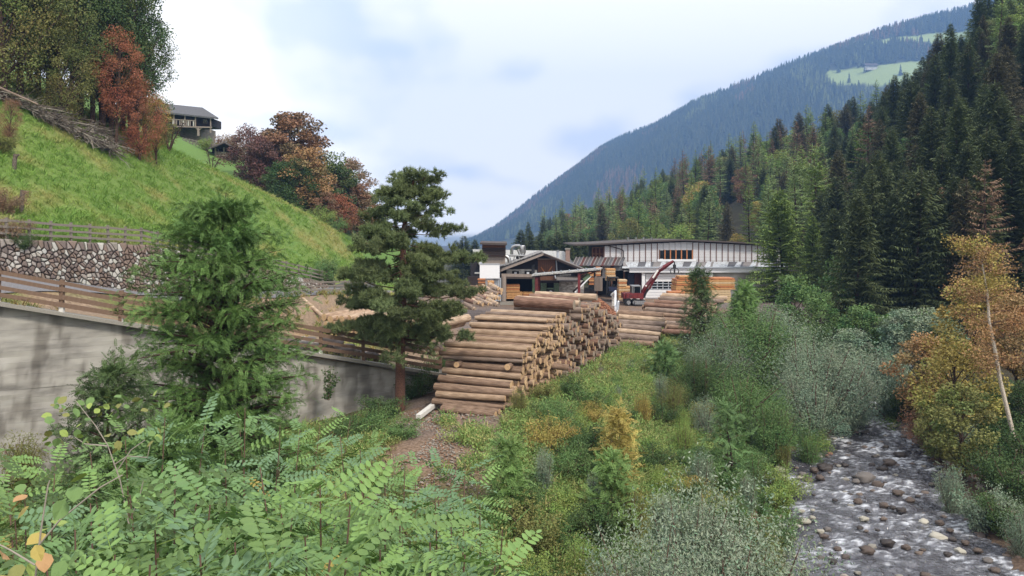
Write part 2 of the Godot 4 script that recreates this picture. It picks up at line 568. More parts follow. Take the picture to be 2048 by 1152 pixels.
func make_terrain() -> void:
	ground_net = net([
		[-2, 34, 0], [-6, 42, 0], [-8, 55, 0.2], [0, 55, 0], [0, 75, 0], [8, 60, 0], [14, 66, 0], [20, 80, 0], [30, 90, 0], [-6, 75, 0], [0, 100, 0], [-10, 100, -0.5], [25, 105, 0.3],
		[-4, 38, 0], [3, 40, 0], [-1, 30, 0], [-3, 26, 0], [-3, 23, -0.2], [0, 24, -0.3], [-2, 19, -0.7],
		[-5, 31, -0.4], [-9, 28.5, -1.0], [-13, 26, -1.6], [-17.4, 24, -1.8], [-24, 20, -1.6],
		[-12, 20, -2.2], [-6, 20, -1.4], [-10, 14, -2.0], [-4, 14, -1.2], [-3, 9, -0.2], [-8, 8, 0.3], [-5, 5, 2.2], [0, 4, 2.6], [-3, 2, 4.2], [0, 0, 5], [4, 2, 4], [3, 6, 1.2], [5, 10, -1.4], [-10, 3, 3.8], [0, 8, 0.4], [0, 12, -0.8], [-16, 10, 0.2], [-20, 2, 5], [10, 2, 2.5], [-10, -6, 5.2], [10, -6, 5.2],
		[0.7, 27.5, 0], [2.6, 33, 0], [4.8, 40, 0], [7.5, 47, 0], [11, 54, 0], [16, 61, 0], [22, 70, 0],
		[2.5, 21, -1.6], [3.8, 25, -1.5], [5.2, 29, -1.7], [8.2, 36, -1.8], [11.3, 43, -1.6], [16, 51, -1.5], [22, 58, -1.4],
		[6.6, 16, -4.1], [8.4, 24, -4.2], [10.3, 32, -4.0], [13.2, 37, -3.8], [17, 41.5, -3.5], [21.5, 47.5, -3.2], [27, 56, -2.6],
		[12, 14, -5.0], [13, 24, -4.75], [14.5, 31, -4.6], [18, 39, -4.2], [22.5, 46, -3.8], [29, 56, -3.2],
		[17.0, 16, -4.4], [17.4, 24, -4.1], [19.4, 31, -3.9], [20.4, 38, -3.7], [25, 45, -3.1], [32, 56, -2.2],
		[22, 16, -3.0], [22, 25, -3.0], [24, 33, -2.7], [26, 40, -2.3], [31, 38, -1.2], [30, 28, -1.4], [35, 48, 0], [41, 60, 1.7], [36, 80, 1], [46, 40, 3.5], [40, 15, 2],
		[14, 200, -4], [-5, 250, -8], [-40, 260, -8], [-20, 160, -4],
		[44, 75, 8], [53, 90, 16], [65, 110, 26], [77, 130, 32], [52, 75, 10], [62, 90, 19], [76, 110, 31], [90, 130, 42], [60, 62, 17], [41, 85, 2], [53, 110, 10], [68, 140, 18], [82, 170, 25],
		[41, 118, 2], [52, 150, 9.5], [66, 190, 20], [80, 230, 21], [34, 135, 1], [46, 180, 8], [58, 230, 18], [74, 290, 22], [26, 140, 0], [41, 220, 5], [56, 300, 13], [65, 350, 17], [19, 160, -1], [36, 300, 2], [48, 400, 5], [32, 450, -10],
		[120, 130, 58], [120, 180, 36], [115, 250, 28], [110, 350, 20], [80, 450, 6], [60, 540, -10], [100, 60, 45], [60, 20, 14], [0, 520, -12], [-60, 520, -14], [200, 500, 20], [200, 900, -15], [0, 1000, -16], [-200, 1000, -16], [0, 1600, -18], [500, 1500, -18], [-300, 400, -10], [-300, 1600, -18],
	], 1.2)
	hill_net = net([
		[-45, 8, 12.5], [-31.2, 24.8, 8.2], [-22.8, 32.3, 6.55], [-20.2, 40.3, 6.15], [-18.0, 50.2, 4.6], [-15.2, 60.2, 2.85], [-12.6, 74, 1.4], [-10.7, 95, 0.3], [-9.2, 130, -1.6],
		[-55, 30, 26], [-41.5, 42, 19.4], [-34.6, 50, 17.1], [-31.2, 56, 15.1], [-28.7, 62, 13.7], [-24.3, 66, 11.1], [-20, 70, 8.8], [-16.2, 74.5, 6.0], [-14.2, 77, 3.2],
		[-30, 80, 12.3], [-24, 84, 8.6], [-18, 86, 5], [-14, 90, 2.2], [-42.7, 110, 18.6], [-50.6, 120, 21.6], [-46, 100, 17.8], [-40, 90, 15], [-37, 100, 15.4], [-33, 110, 13.6], [-20, 110, 7.6], [-60, 115, 26], [-60, 90, 26], [-55, 70, 26], [-62, 50, 30], [-45, 60, 21.5],
		[-70, 140, 29], [-52, 150, 23], [-30, 150, 12], [-15, 150, 2], [-110, 60, 46], [-110, 130, 45], [-90, 20, 40], [-90, 170, 36], [-40, 190, 14], [-15, 190, 0],
	], 1.5)

	var gx := steps([-320, [-60, 40], [-30, 4], [-24, 1.0], [24, 0.55], [40, 1.0], [140, 4], [220, 10], [600, 60]])
	var gd := steps([-12, [0, 1.5], [12, 0.8], [50, 0.6], [66, 1.0], [140, 3], [300, 6], [560, 12], [1700, 100]])
	var mud := lin(150, 130, 116)
	var wet := lin(128, 120, 122)
	var duff := lin(104, 96, 70)
	var silt := lin(122, 104, 90)
	var litter := lin(150, 122, 96)
	var tint := func(p: Vector3) -> Color:
		var k := fbm.get_noise_2d(p.x * 4, p.z * 4) * 0.5 + 0.5
		var k2 := fbm.get_noise_2d(p.x * 14 + 70, p.z * 14) * 0.5 + 0.5
		var c := duff.lerp(lin(96, 104, 62), k)
		if -p.z > 60 or p.x > 26:
			c = lin(84, 76, 60).lerp(lin(74, 78, 52), k)
		if p.y > -0.35 and -p.z > 21 and -p.z < 110 and p.x > -14 and p.x < 34:
			c = mud.lerp(wet, smoothstep(0.35, 0.65, k)).lerp(litter, smoothstep(0.6, 0.8, k2))
		if p.y < -3.2 and -p.z < 60:
			c = silt.lerp(lin(96, 84, 78), k2)
		return c
	var gm := sheet(gx.size(), gd.size(), func(i, j): return Vector3(gx[i], ground_at(gx[i], gd[j]) + fbm.get_noise_2d(gx[i] * 9, gd[j] * 9) * 0.07, -gd[j]), tint)
	tag(inst("ground", gm, M.ground), "trampled earth yard, grassy bank and valley floor", "", "", "structure")

	# the meadow hill behind the stone wall
	var hs := steps([-0.9, [4.5, 0.06], [7.0, 0.12]])
	var hr := steps([0.1, [40, 0.9], [60, 2], [130, 6]])
	var turf := func(p: Vector3) -> Color:
		var k := fbm.get_noise_2d(p.x * 2.2, p.z * 3) * 0.5 + 0.5
		var k2 := fbm.get_noise_2d(p.x * 9 + 40, p.z * 9) * 0.5 + 0.5
		var c := lin(126, 154, 72).lerp(lin(104, 138, 62), k)
		c = c.lerp(lin(166, 156, 98), smoothstep(0.46, 0.66, k2 * 0.6 + k * 0.4) * 0.6)
		if -p.z > 78:
			c = lin(112, 152, 66).lerp(lin(104, 138, 62), k)
		return c
	var hm := sheet(hs.size(), hr.size(), func(i, j):
		var o := along(TOP, hs[i])
		var x: float = o.x - hr[j]
		var d: float = -o.z + hr[j] * 0.35
		return Vector3(x, level(hill_net, x, d) + fbm.get_noise_2d(x * 8, d * 8) * 0.12, -d), turf)
	tag(inst("hillside", hm, M.meadow), "steep green meadow hillside above the stone wall", "", "", "structure")

	# ramp, bank and road between the two walls
	var rm := sheet(70, 60, func(i, j): return road_at(i * 5.0 / 69.0, j / 59.0), func(p: Vector3) -> Color:
		var k := fbm.get_noise_2d(p.x * 5, p.z * 5) * 0.5 + 0.5
		var k2 := fbm.get_noise_2d(p.x * 16, p.z * 16 + 50) * 0.5 + 0.5
		return lin(164, 146, 130).lerp(lin(122, 132, 74), smoothstep(0.5, 0.66, k)).lerp(lin(176, 154, 122), smoothstep(0.55, 0.75, k2)))
	tag(inst("embankment", rm, M.ground), "gravelly ramp and weedy bank between road and yard", "", "", "structure")
	var asphalt := sheet(80, 8, func(i, j):
		var t: float = i * 5.0 / 79.0
		var n := along(NEAR, t)
		var s := along(FAR, t)
		var w := 5.2 / n.distance_to(s)
		var f = 1.0 - 0.06 / n.distance_to(s) * 8.0 - w * (1.0 - j / 7.0)
		var p := road_at(t, f)
		p.y = maxf(p.y, along(FAR, t).y if j > 0 else p.y) + 0.06
		return p, func(_p): return Color.WHITE)
	tag(inst("road", asphalt, M.asphalt), "grey valley road at the foot of the stone wall", "", "", "structure")

	make_mountain()
	make_river()

# the forested mountain across the valley, with a cleared meadow and a farm on it
const RIDGE := [[900, 520, 2500], [960, 480, 2400], [1000, 452, 2300], [1050, 415, 2250], [1100, 377, 2200], [1150, 335, 2150], [1200, 295, 2100], [1260, 265, 2050], [1320, 243, 2000], [1400, 195, 1950], [1500, 155, 1900], [1600, 115, 1850], [1700, 80, 1800], [1800, 48, 1750], [1900, 22, 1700], [2048, -20, 1650], [2300, -70, 1550], [2700, -120, 1400]]

func mountain_at(t: float, f: float) -> Vector3:
	var k := clampi(int(t), 0, RIDGE.size() - 2)
	var a: Array = RIDGE[k]
	var b: Array = RIDGE[k + 1]
	var w := t - k
	var top := U(lerpf(a[0], b[0], w), lerpf(a[1], b[1], w), lerpf(a[2], b[2], w)) - Vector3(0, 16, 0)
	var foot := Vector3(top.x * 0.42 - 60.0, -20.0, top.z * 0.62)
	var p := top.lerp(foot, f)
	p.y = lerpf(top.y, foot.y, pow(f, 1.12))
	p += Vector3(0, 1, 0.4) * fbm.get_noise_2d(p.x * 0.06, p.z * 0.06) * 55.0 * smoothstep(0.0, 0.15, f) * (1.0 - f)
	return p

func clearing(t: float, f: float) -> bool:   # the farm meadows on the mountain
	var low := 0.30 + (t - 12.1) * 0.033
	if t > 12.1 and t < 15.6 and f > low and f < low + 0.10 * minf((t - 12.1) * 2.0, 1.0): return true
	var high := 0.13 + (t - 12.5) * 0.045
	return t > 12.5 and t < 15.2 and f > high and f < high + 0.05

func make_mountain() -> void:
	var s0 := Shape.new()
	for j in 80:
		for i in 171:
			var t := i * 0.1
			var f := j / 79.0
			s0.point(mountain_at(t, f), lin(168, 188, 118) if clearing(t, f) else lin(70, 78, 54))
	for j in 79:
		for i in 170:
			var a := j * 171 + i
			s0.idx.append_array(PackedInt32Array([a, a + 1, a + 172, a, a + 172, a + 171]))
	var s := s0.mesh(true)
	tag(inst("mountain", s, M.hill_floor), "blue hazy forested mountain across the valley", "", "", "structure")
	var trees := [[], [], []]
	var tints := [[], [], []]
	rng.seed = 77
	var kinds := [far_tree(3, 0.30), far_tree(4, 0.24), far_tree(5, 0.36)]
	for n in 26000:
		var t := rng.randf() * (RIDGE.size() - 1)
		var f := pow(rng.randf(), 1.1) * 0.86
		var p := mountain_at(t, f)
		if (clearing(t, f) or clearing(t, f - 0.02)) and rng.randf() > 0.012: continue
		var u := p.x / -p.z * F + 1024.0
		if u > 2150 or u < 930: continue
		var h := r2(13, 25)
		var k := rng.randi() % 3
		trees[k].append(Transform3D(Basis(Vector3.UP, r2(0, TAU)).scaled(Vector3(h * r2(0.8, 1.3), h, h * r2(0.8, 1.3))), p - Vector3(0, 1, 0)))
		var patch := fbm.get_noise_2d(p.x * 0.12, p.z * 0.12 + p.y * 0.2)
		var c := lin(64, 80, 56).lerp(lin(88, 96, 62), rng.randf())
		if patch > 0.28 and rng.randf() < 0.5: c = lin(126, 104, 74)
		if patch < -0.25 and rng.randf() < 0.4: c = lin(116, 126, 74)
		tints[k].append(c)
	for k in 3:
		tag(multi("mountain_forest", kinds[k], trees[k], self, M.far_needle, tints[k]), "distant spruce forest covering the hazy mountain", "forest", "", "stuff")

func far_tree(seed_: int, wide: float) -> Mesh:
	rng.seed = seed_
	if not M.has("far_needle"):
		mat("far_needle", Color(1, 1, 1), 0.9)
	var s := Shape.new()
	for tier in 7:
		var y := 0.05 + tier * 0.13
		var r := wide * (1.0 - tier / 7.4) * 0.62
		for k in 7:
			var a := TAU * k / 7.0 + r2(-0.3, 0.3)
			var q := r * r2(0.6, 1.15)
			var o := Vector3(cos(a), 0, sin(a))
			var e := Vector3(-sin(a), 0, cos(a)) * r * 0.5
			s.tri(Vector3(0, y + 0.19, 0), o * q + e + Vector3(0, y + r2(-0.02, 0.03), 0), o * q - e + Vector3(0, y + r2(-0.03, 0.02), 0), grey(r2(0.75, 1.2)))
	return s.mesh()

# ---------------------------------------------------------------- river
const STREAM := [[11.0, 8.0, 5.2, -4.55], [12.6, 18.0, 5.0, -4.35], [13.2, 24.0, 4.6, -4.2], [14.6, 30.0, 4.6, -4.05], [16.6, 35.0, 3.6, -3.8], [18.4, 39.5, 1.9, -3.5], [20.6, 43.5, 1.7, -3.3], [24.5, 49.5, 2.0, -3.05], [30, 57, 2.2, -2.6]]   # middle x, distance, half width, height

func stream_at(t: float, f: float) -> Vector3:
	var k := clampi(int(t), 0, STREAM.size() - 2)
	var w := t - k
	var a: Array = STREAM[k]
	var b: Array = STREAM[k + 1]
	var s := w * w * (3 - 2 * w)
	return Vector3(lerpf(a[0], b[0], w) + f * (lerpf(a[2], b[2], s) + 0.7), lerpf(a[3], b[3], w), -lerpf(a[1], b[1], w))

func make_river() -> void:
	var chop := FastNoiseLite.new()
	chop.seed = 3
	chop.frequency = 0.5
	chop.fractal_octaves = 4
	var foam := FastNoiseLite.new()
	foam.seed = 21
	foam.frequency = 0.32
	foam.fractal_octaves = 5
	var m := mat("water", Color(1, 1, 1), 0.08)
	m.metallic_specular = 0.8
	var ripple := NoiseTexture2D.new()
	ripple.width = 512
	ripple.height = 512
	ripple.seamless = true
	ripple.as_normal_map = true
	ripple.bump_strength = 10.0
	var rn := FastNoiseLite.new()
	rn.frequency = 0.03
	rn.fractal_octaves = 4
	ripple.noise = rn
	m.normal_enabled = true
	m.normal_texture = ripple
	m.normal_scale = 1.1
	m.uv1_triplanar = true
	m.uv1_world_triplanar = true
	m.uv1_scale = Vector3(0.28, 0.28, 0.55)
	var deep := lin(56, 55, 59)
	var mid := lin(98, 98, 104)
	var white := lin(214, 218, 226)
	var sh := sheet(150, 560, func(i, j):
		var p := stream_at(j / 559.0 * (STREAM.size() - 1), i / 149.0 * 2.0 - 1.0)
		var rough: float = chop.get_noise_2d(p.x * 1.1, p.z * 2.4)
		var fine: float = chop.get_noise_2d(p.x * 5.0 + 30, p.z * 9.0)
		p.y += rough * 0.11 + fine * 0.045
		return p, func(p: Vector3) -> Color:
			var k := foam.get_noise_2d(p.x * 1.5, p.z * 1.1) * 0.5 + foam.get_noise_2d(p.x * 5.5, p.z * 13.0) * 0.62 + chop.get_noise_2d(p.x * 1.1, p.z * 2.4) * 0.3
			var fast := smoothstep(34.0, 40.0, -p.z) * 0.16
			return deep.lerp(mid, smoothstep(-0.3, 0.25, k)).lerp(white, smoothstep(0.12, 0.55, k + fast) * 0.9))
	tag(inst("river", sh, m), "shallow mountain stream with white rapids", "", "", "structure")

# ---------------------------------------------------------------- walls
func line_len(line: Array) -> Array:
	var out := [0.0]
	for k in line.size() - 1:
		out.append(out[-1] + Vector2(line[k + 1][0] - line[k][0], line[k + 1][1] - line[k][1]).length())
	return out

func make_concrete_wall() -> void:
	var w := base("retaining_wall", Vector3(-10, -2, -29), "tall weathered concrete retaining wall below the ramp fence", "wall")
	var a := Vector3(-26, 0, -19.7)
	var b := Vector3(-2.85, 0, -34.0)
	var dir := Vector3(-2.85 + 17.4, 0, -9.0).normalized()
	var out := Vector3(-dir.z, 0, dir.x)   # towards the camera
	if out.z < 0: out = -out
	rng.seed = 4
	# poured in lifts whose faces stand a little proud of one another
	var lifts := []
	for k in 26: lifts.append(-3.2 + k * 0.41 + r2(-0.06, 0.06))
	var from := [[-17.4 - 8.0 * 0.85, 6.95], [-2.85, 0.5]]
	var total := 27.0
	var o := Vector3(-2.85, 0, -34.0) - dir * total
	var top_at := func(s: float) -> float: return 0.56 + (total - s) * (4.72 - 0.56) / 17.11
	for k in lifts.size() - 1:
		var s := Shape.new()
		var n := 300
		var proud := r2(-0.014, 0.014)
		var prev := -1
		for i in n + 1:
			var q := total * i / n
			var y0: float = lifts[k]
			var y1: float = minf(lifts[k + 1] - 0.004, top_at.call(q) - 0.1)
			if y1 <= y0 + 0.02:
				break
			var p: Vector3 = o + dir * q + out * (proud - (y0 + 3.0) * 0.05) - w.position
			var bump := fbm.get_noise_2d(q * 9, k * 31) * 0.05
			var c := []
			for yy in [y0, (y0 + y1) / 2, y1]:
				var st: float = fbm.get_noise_2d(q * 26 + 300, yy * 14) * 0.55 + fbm.get_noise_2d(q * 90, yy * 30 + 90) * 0.55
				c.append(Color(1, 1, 1).lerp(Color(0.45, 0.43, 0.41), smoothstep(-0.05, 0.3, st) * 0.85))
			var m0 := s.point(p + Vector3(0, y0, 0) + out * bump, c[0])
			s.point(p + Vector3(0, (y0 + y1) / 2, 0) + out * (bump + fbm.get_noise_2d(q * 22, k * 31 + 9) * 0.05), c[1])
			s.point(p + Vector3(0, y1, 0) + out * bump * 0.5, c[2])
			s.point(p + Vector3(0, y1, 0) - out * 0.5, c[2])
			if prev >= 0:
				for r in 3:
					s.idx.append_array(PackedInt32Array([prev + r, prev + r + 1, m0 + r + 1, prev + r, m0 + r + 1, m0 + r]))
			prev = m0
		if s.idx.size():
			var g := inst("concrete_lift", s.mesh(), M["concrete_wall"], w)
	var cope := Shape.new()
	cope.tube([Vector3.ZERO, Vector3.ONE], [0.1, 0.1], 4, Color.WHITE)
	bar(w, "coping", o + Vector3(0, top_at.call(0.0) - 0.05, 0) - out * 0.25, o + dir * total + Vector3(0, 0.51, 0) - out * 0.25, 0.56, 0.12, M.concrete_plain)
	for h in [[92, 733, 0.0], [270, 720, 0.0]]:
		var d = 26.0 + h[0] * 0.006
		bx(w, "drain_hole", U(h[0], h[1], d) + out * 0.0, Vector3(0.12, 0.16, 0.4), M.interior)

func clip_cell(poly: PackedVector2Array, mid: Vector2, nrm: Vector2) -> PackedVector2Array:
	var out := PackedVector2Array()
	var n := poly.size()
	for i in n:
		var p := poly[i]
		var q := poly[(i + 1) % n]
		var dp := (p - mid).dot(nrm)
		var dq := (q - mid).dot(nrm)
		if dp <= 0: out.append(p)
		if dp * dq < 0: out.append(p.lerp(q, dp / (dp - dq)))
	return out

func make_stone_wall() -> void:
	var w := base("stone_wall", Vector3(-20, 4, -38), "dry rubble stone wall of dark and white stones beside the road", "wall")
	rng.seed = 12
	var len_ := line_len(FAR.slice(0, 5))
	var total: float = len_[4]
	var t_of := func(s: float) -> float:
		for k in 4:
			if s <= len_[k + 1]: return k + (s - len_[k]) / (len_[k + 1] - len_[k])
		return 4.0
	var on := func(s: float, f: float) -> Vector3:   # f: 0 foot, 1 top
		var t: float = t_of.call(s)
		return (along(FAR, t) - Vector3(0, 0.15, 0)).lerp(along(TOP, t) + Vector3(0, 0.05, 0), f)
	# backing
	var b := Shape.new()
	for i in 90:
		for f in 2:
			var p: Vector3 = on.call(total * i / 89.0, float(f)) - w.position
			b.point(p + Vector3(-0.12, 0, -0.08), Color.WHITE)
		b.point(on.call(total * i / 89.0, 1.0) - w.position + Vector3(-0.6, -0.02, -0.3), Color.WHITE)
		if i:
			var k := i * 3
			for r in 2:
				b.idx.append_array(PackedInt32Array([k - 3 + r, k + r + 1, k - 2 + r, k - 3 + r, k + r, k + r + 1]))
	inst("mortar_bed", b.mesh(), M.mortar, w)
	# stones
	var cell := 0.235
	var seeds := []
	var nx := int(total / cell)
	for i in nx:
		var s0 := (i + 0.5) * cell
		var hgt: float = on.call(s0, 1.0).distance_to(on.call(s0, 0.0))
		var ny := int(hgt / (cell * 0.86))
		for j in ny:
			var s := s0 + (0.5 * cell if j % 2 else 0.0) + r2(-0.12, 0.12)
			seeds.append(Vector2(s, (j + 0.5) * hgt / ny + r2(-0.1, 0.1)))
	var joined := [Shape.new(), Shape.new()]
	var made := 0
	var hash_ := {}
	for q in seeds:
		var key := Vector2i(int(q.x / 0.8), int(q.y / 0.8))
		if not hash_.has(key): hash_[key] = []
		hash_[key].append(q)
	seeds.sort_custom(func(a, b_): return absf(a.x - 14.0) < absf(b_.x - 14.0))
	for q in seeds:
		var poly := PackedVector2Array([q + Vector2(-0.33, -0.33), q + Vector2(0.33, -0.33), q + Vector2(0.33, 0.33), q + Vector2(-0.33, 0.33)])
		var kx := int(q.x / 0.8)
		var ky := int(q.y / 0.8)
		for ix in range(kx - 1, kx + 2):
			for iy in range(ky - 1, ky + 2):
				for o in hash_.get(Vector2i(ix, iy), []):
					if o != q and o.distance_to(q) < 0.95:
						var nrm: Vector2 = (o - q).normalized()
						poly = clip_cell(poly, (o + q) / 2 - nrm * 0.018, nrm)
		if poly.size() < 3: continue
		var hgt: float = on.call(q.x, 1.0).distance_to(on.call(q.x, 0.0))
		var ctr: Vector3 = on.call(q.x, q.y / maxf(hgt, 0.1))
		var nrm3 := (Vector3(0.72, 0.2, 0.66) + rv() * 0.12).normalized()
		var lift := r2(0.04, 0.13)
		var pts := []
		for p in poly:
			pts.append(on.call(p.x, clampf(p.y / maxf(hgt, 0.1), -0.05, 1.12)))
		var roll := rng.randf()
		var kind := 3 if roll < 0.24 else 0 if roll < 0.62 else 1 if roll < 0.85 else 2
		var single := made < 300
		var s: Shape = Shape.new() if single else joined[1 if kind == 3 else 0]
		var org: Vector3 = ctr if single else w.position
		var c := jit(0.16)
		var m := pts.size()
		var k0 := s.v.size()
		for p in pts: s.point(p - org - nrm3 * 0.1, c)
		for p in pts: s.point(ctr.lerp(p, 0.94) - org + nrm3 * lift * 0.55, c)
		for p in pts: s.point(ctr.lerp(p, 0.66) - org + nrm3 * lift, c)
		for r in 2:
			for i in m:
				var a0 := k0 + r * m + i
				var b0 := k0 + r * m + (i + 1) % m
				s.idx.append_array(PackedInt32Array([a0, a0 + m, b0 + m, a0, b0 + m, b0]))
		for i in range(1, m - 1):
			s.idx.append_array(PackedInt32Array([k0 + 2 * m, k0 + 2 * m + i + 1, k0 + 2 * m + i]))
		if single:
			inst("stone", s.mesh(), M[["stone_dark", "stone_brown", "stone_grey", "stone_white"][kind]], w, Transform3D(Basis(), ctr - w.position))
			made += 1
	for k in 2:
		if joined[k].idx.size():
			tag(inst("stonework", joined[k].mesh(), [M.stone_brown, M.stone_white][k], w), "", "", "", "stuff")

# ---------------------------------------------------------------- fences
func fence(called: String, label: String, pts: Array, high: float, rails: Array, plank: float, post: float, wood: Material, based: bool) -> void:
	var f := base(called, pts[0], label, "fence")
	for p in pts:
		var lean := Basis(Vector3.FORWARD, r2(-0.03, 0.03)) * Basis(Vector3.RIGHT, r2(-0.03, 0.03))
		var o := bx(f, "post", p + Vector3(0, high / 2, 0), Vector3(post, high + 0.1, post), wood, lean)
		if based:
			bx(f, "post_foot", p + Vector3(0, 0.06, 0), Vector3(post + 0.01, 0.3, post + 0.01), M.post_base, lean)
	for k in pts.size() - 1:
		var side: Vector3 = (pts[k + 1] - pts[k]).cross(Vector3.UP).normalized() * (post / 2 + 0.02)
		for y in rails:
			bar(f, "rail", pts[k] + side + Vector3(0, y + r2(-0.02, 0.02), 0), pts[k + 1] + side + Vector3(0, y + r2(-0.02, 0.02), 0), 0.04, plank * r2(0.85, 1.1), wood)

func make_fences() -> void:
	rng.seed = 8
	var dir := Vector3(14.55, -4.16, -9.0)
	var pts := []
	for k in 13:
		var q := Vector3(-17.4, 4.72, -25.0) + dir * ((k - 3) * 0.1087) + Vector3(-0.12, 0, -0.2)
		pts.append(q)
	fence("ramp_fence", "brown plank fence running down along the concrete wall", pts, 1.1, [0.25, 0.52, 0.8, 1.03], 0.15, 0.13, M.fence_wood, true)
	pts = []
	for k in 12:
		pts.append(along(TOP, 0.96 + k * 0.13) + Vector3(-0.15, 0, -0.1))
	for k in 11:
		pts.append(along(TOP, 2.5 + k * 0.16) + Vector3(-0.15, 0, -0.1))
	fence("meadow_fence", "grey weathered rail fence along the top of the stone wall", pts, 1.15, [0.2, 0.48, 0.76, 1.05], 0.11, 0.1, M.fence_grey, false)
	pts = []
	for k in 8:
		var t := 3.2 + k * 0.16
		pts.append(road_at(t, 0.79))
	fence("roadside_fence", "low grey rail fence on the far road edge above the dirt bank", pts, 0.95, [0.35, 0.62, 0.88], 0.11, 0.1, M.fence_grey, false)

# ---------------------------------------------------------------- logs
var log_shapes := []

func make_log_shapes() -> void:
	rng.seed = 31
	for variant in 4:
		# along x from -0.5 to 0.5, radius 1; two surfaces: bark, cut ends
		var s := Shape.new()
		var path := []
		var radii := []
		for k in 7:
			var f := k / 6.0
			path.append(Vector3(f - 0.5, sin(f * 3.0 + variant) * 0.09, cos(f * 2.6 + variant * 2) * 0.09))
			radii.append(lerpf(1.06, 0.9, f) * r2(0.97, 1.03))
		s.tube(path, radii, 12, Color.WHITE, false)
		for k in s.v.size():
			var p := s.v[k]
			var q := path[int(k / 12.0)] as Vector3
			s.v[k] = q + (p - q) * Vector3(0.02, 1, 1) * (1.0 + fbm.get_noise_3d(p.x * 30, p.y * 40, p.z * 40) * 0.08)
			s.c[k] = grey(1.0 + fbm.get_noise_3d(p.x * 50, p.y * 60, p.z * 60) * 0.3)
		var m := s.mesh(true)
		var e := Shape.new()
		for end in 2:
			var k0 := e.v.size()
			var o: Vector3 = path[0] if end == 0 else path[6]
			var src := 0 if end == 0 else 72
			for ring in 3:
				for q in 12:
					e.point(o.lerp(s.v[src + q], [1.0, 0.8, 0.4][ring]) + Vector3((-0.0006 if end == 0 else 0.0006) * ring, 0, 0), grey([0.78, 1.04, 0.93][ring]))
			e.point(o, grey(0.85))
			for ring in 2:
				for q in 12:
					var a := k0 + ring * 12 + q
					var b := k0 + ring * 12 + (q + 1) % 12
					e.idx.append_array(PackedInt32Array([a, b, b + 12, a, b + 12, a + 12]))
			for q in 12:
				e.idx.append_array(PackedInt32Array([k0 + 24 + q, k0 + 24 + (q + 1) % 12, k0 + 36]))
		var a := []
		a.resize(Mesh.ARRAY_MAX)
		a[Mesh.ARRAY_VERTEX] = e.v
		a[Mesh.ARRAY_COLOR] = e.c
		a[Mesh.ARRAY_INDEX] = e.idx
		var nn := PackedVector3Array()
		for k in e.v.size():
			nn.append(Vector3(-1 if k < e.v.size() / 2 else 1, 0, 0))
		# let the faces shade flat
		m.add_surface_from_arrays(Mesh.PRIMITIVE_TRIANGLES, a)
		log_shapes.append(m)

func log_at(called: String, a: Vector3, b: Vector3, r: float, bark: String, cut: String, label: String, group: String) -> void:
	var o := MeshInstance3D.new()
	o.name = numbered(called)
	o.mesh = log_shapes[rng.randi() % 4]
	o.set_surface_override_material(0, M[bark])
	o.set_surface_override_material(1, M[cut])
	a += rv() * 0.05
	b += rv() * 0.05
	var x := (b - a).normalized()
	var z := x.cross(Vector3.UP).normalized()
	var roll := r2(0, TAU)
	var y := z.cross(x)
	var y2 := y * cos(roll) + z * sin(roll)
	var z2 := x.cross(y2)
	o.transform = Transform3D(Basis(x * a.distance_to(b), y2 * r, z2 * r), (a + b) / 2)
	tag(o, label, "log", group)
	add_child(o)

# circles packed in staggered rows under an outline; returns [s, y, r]
func heap(from: float, to: float, roof: Callable, floor_: Callable, rmin: float, rmax: float) -> Array:
	var out := []
	var m := (rmin + rmax) / 2
	for row in 14:
		var s := from + m * (1 + row % 2)
		while s < to:
			var r := r2(rmin, rmax)
			var y: float = floor_.call(s) + m + row * m * 1.72 + r2(-0.12, 0.12) * m
			if y + m * 0.7 <= roof.call(s):
				out.append([s + r2(-0.15, 0.15) * m, y, r])
			s += m * 2.0
	return out

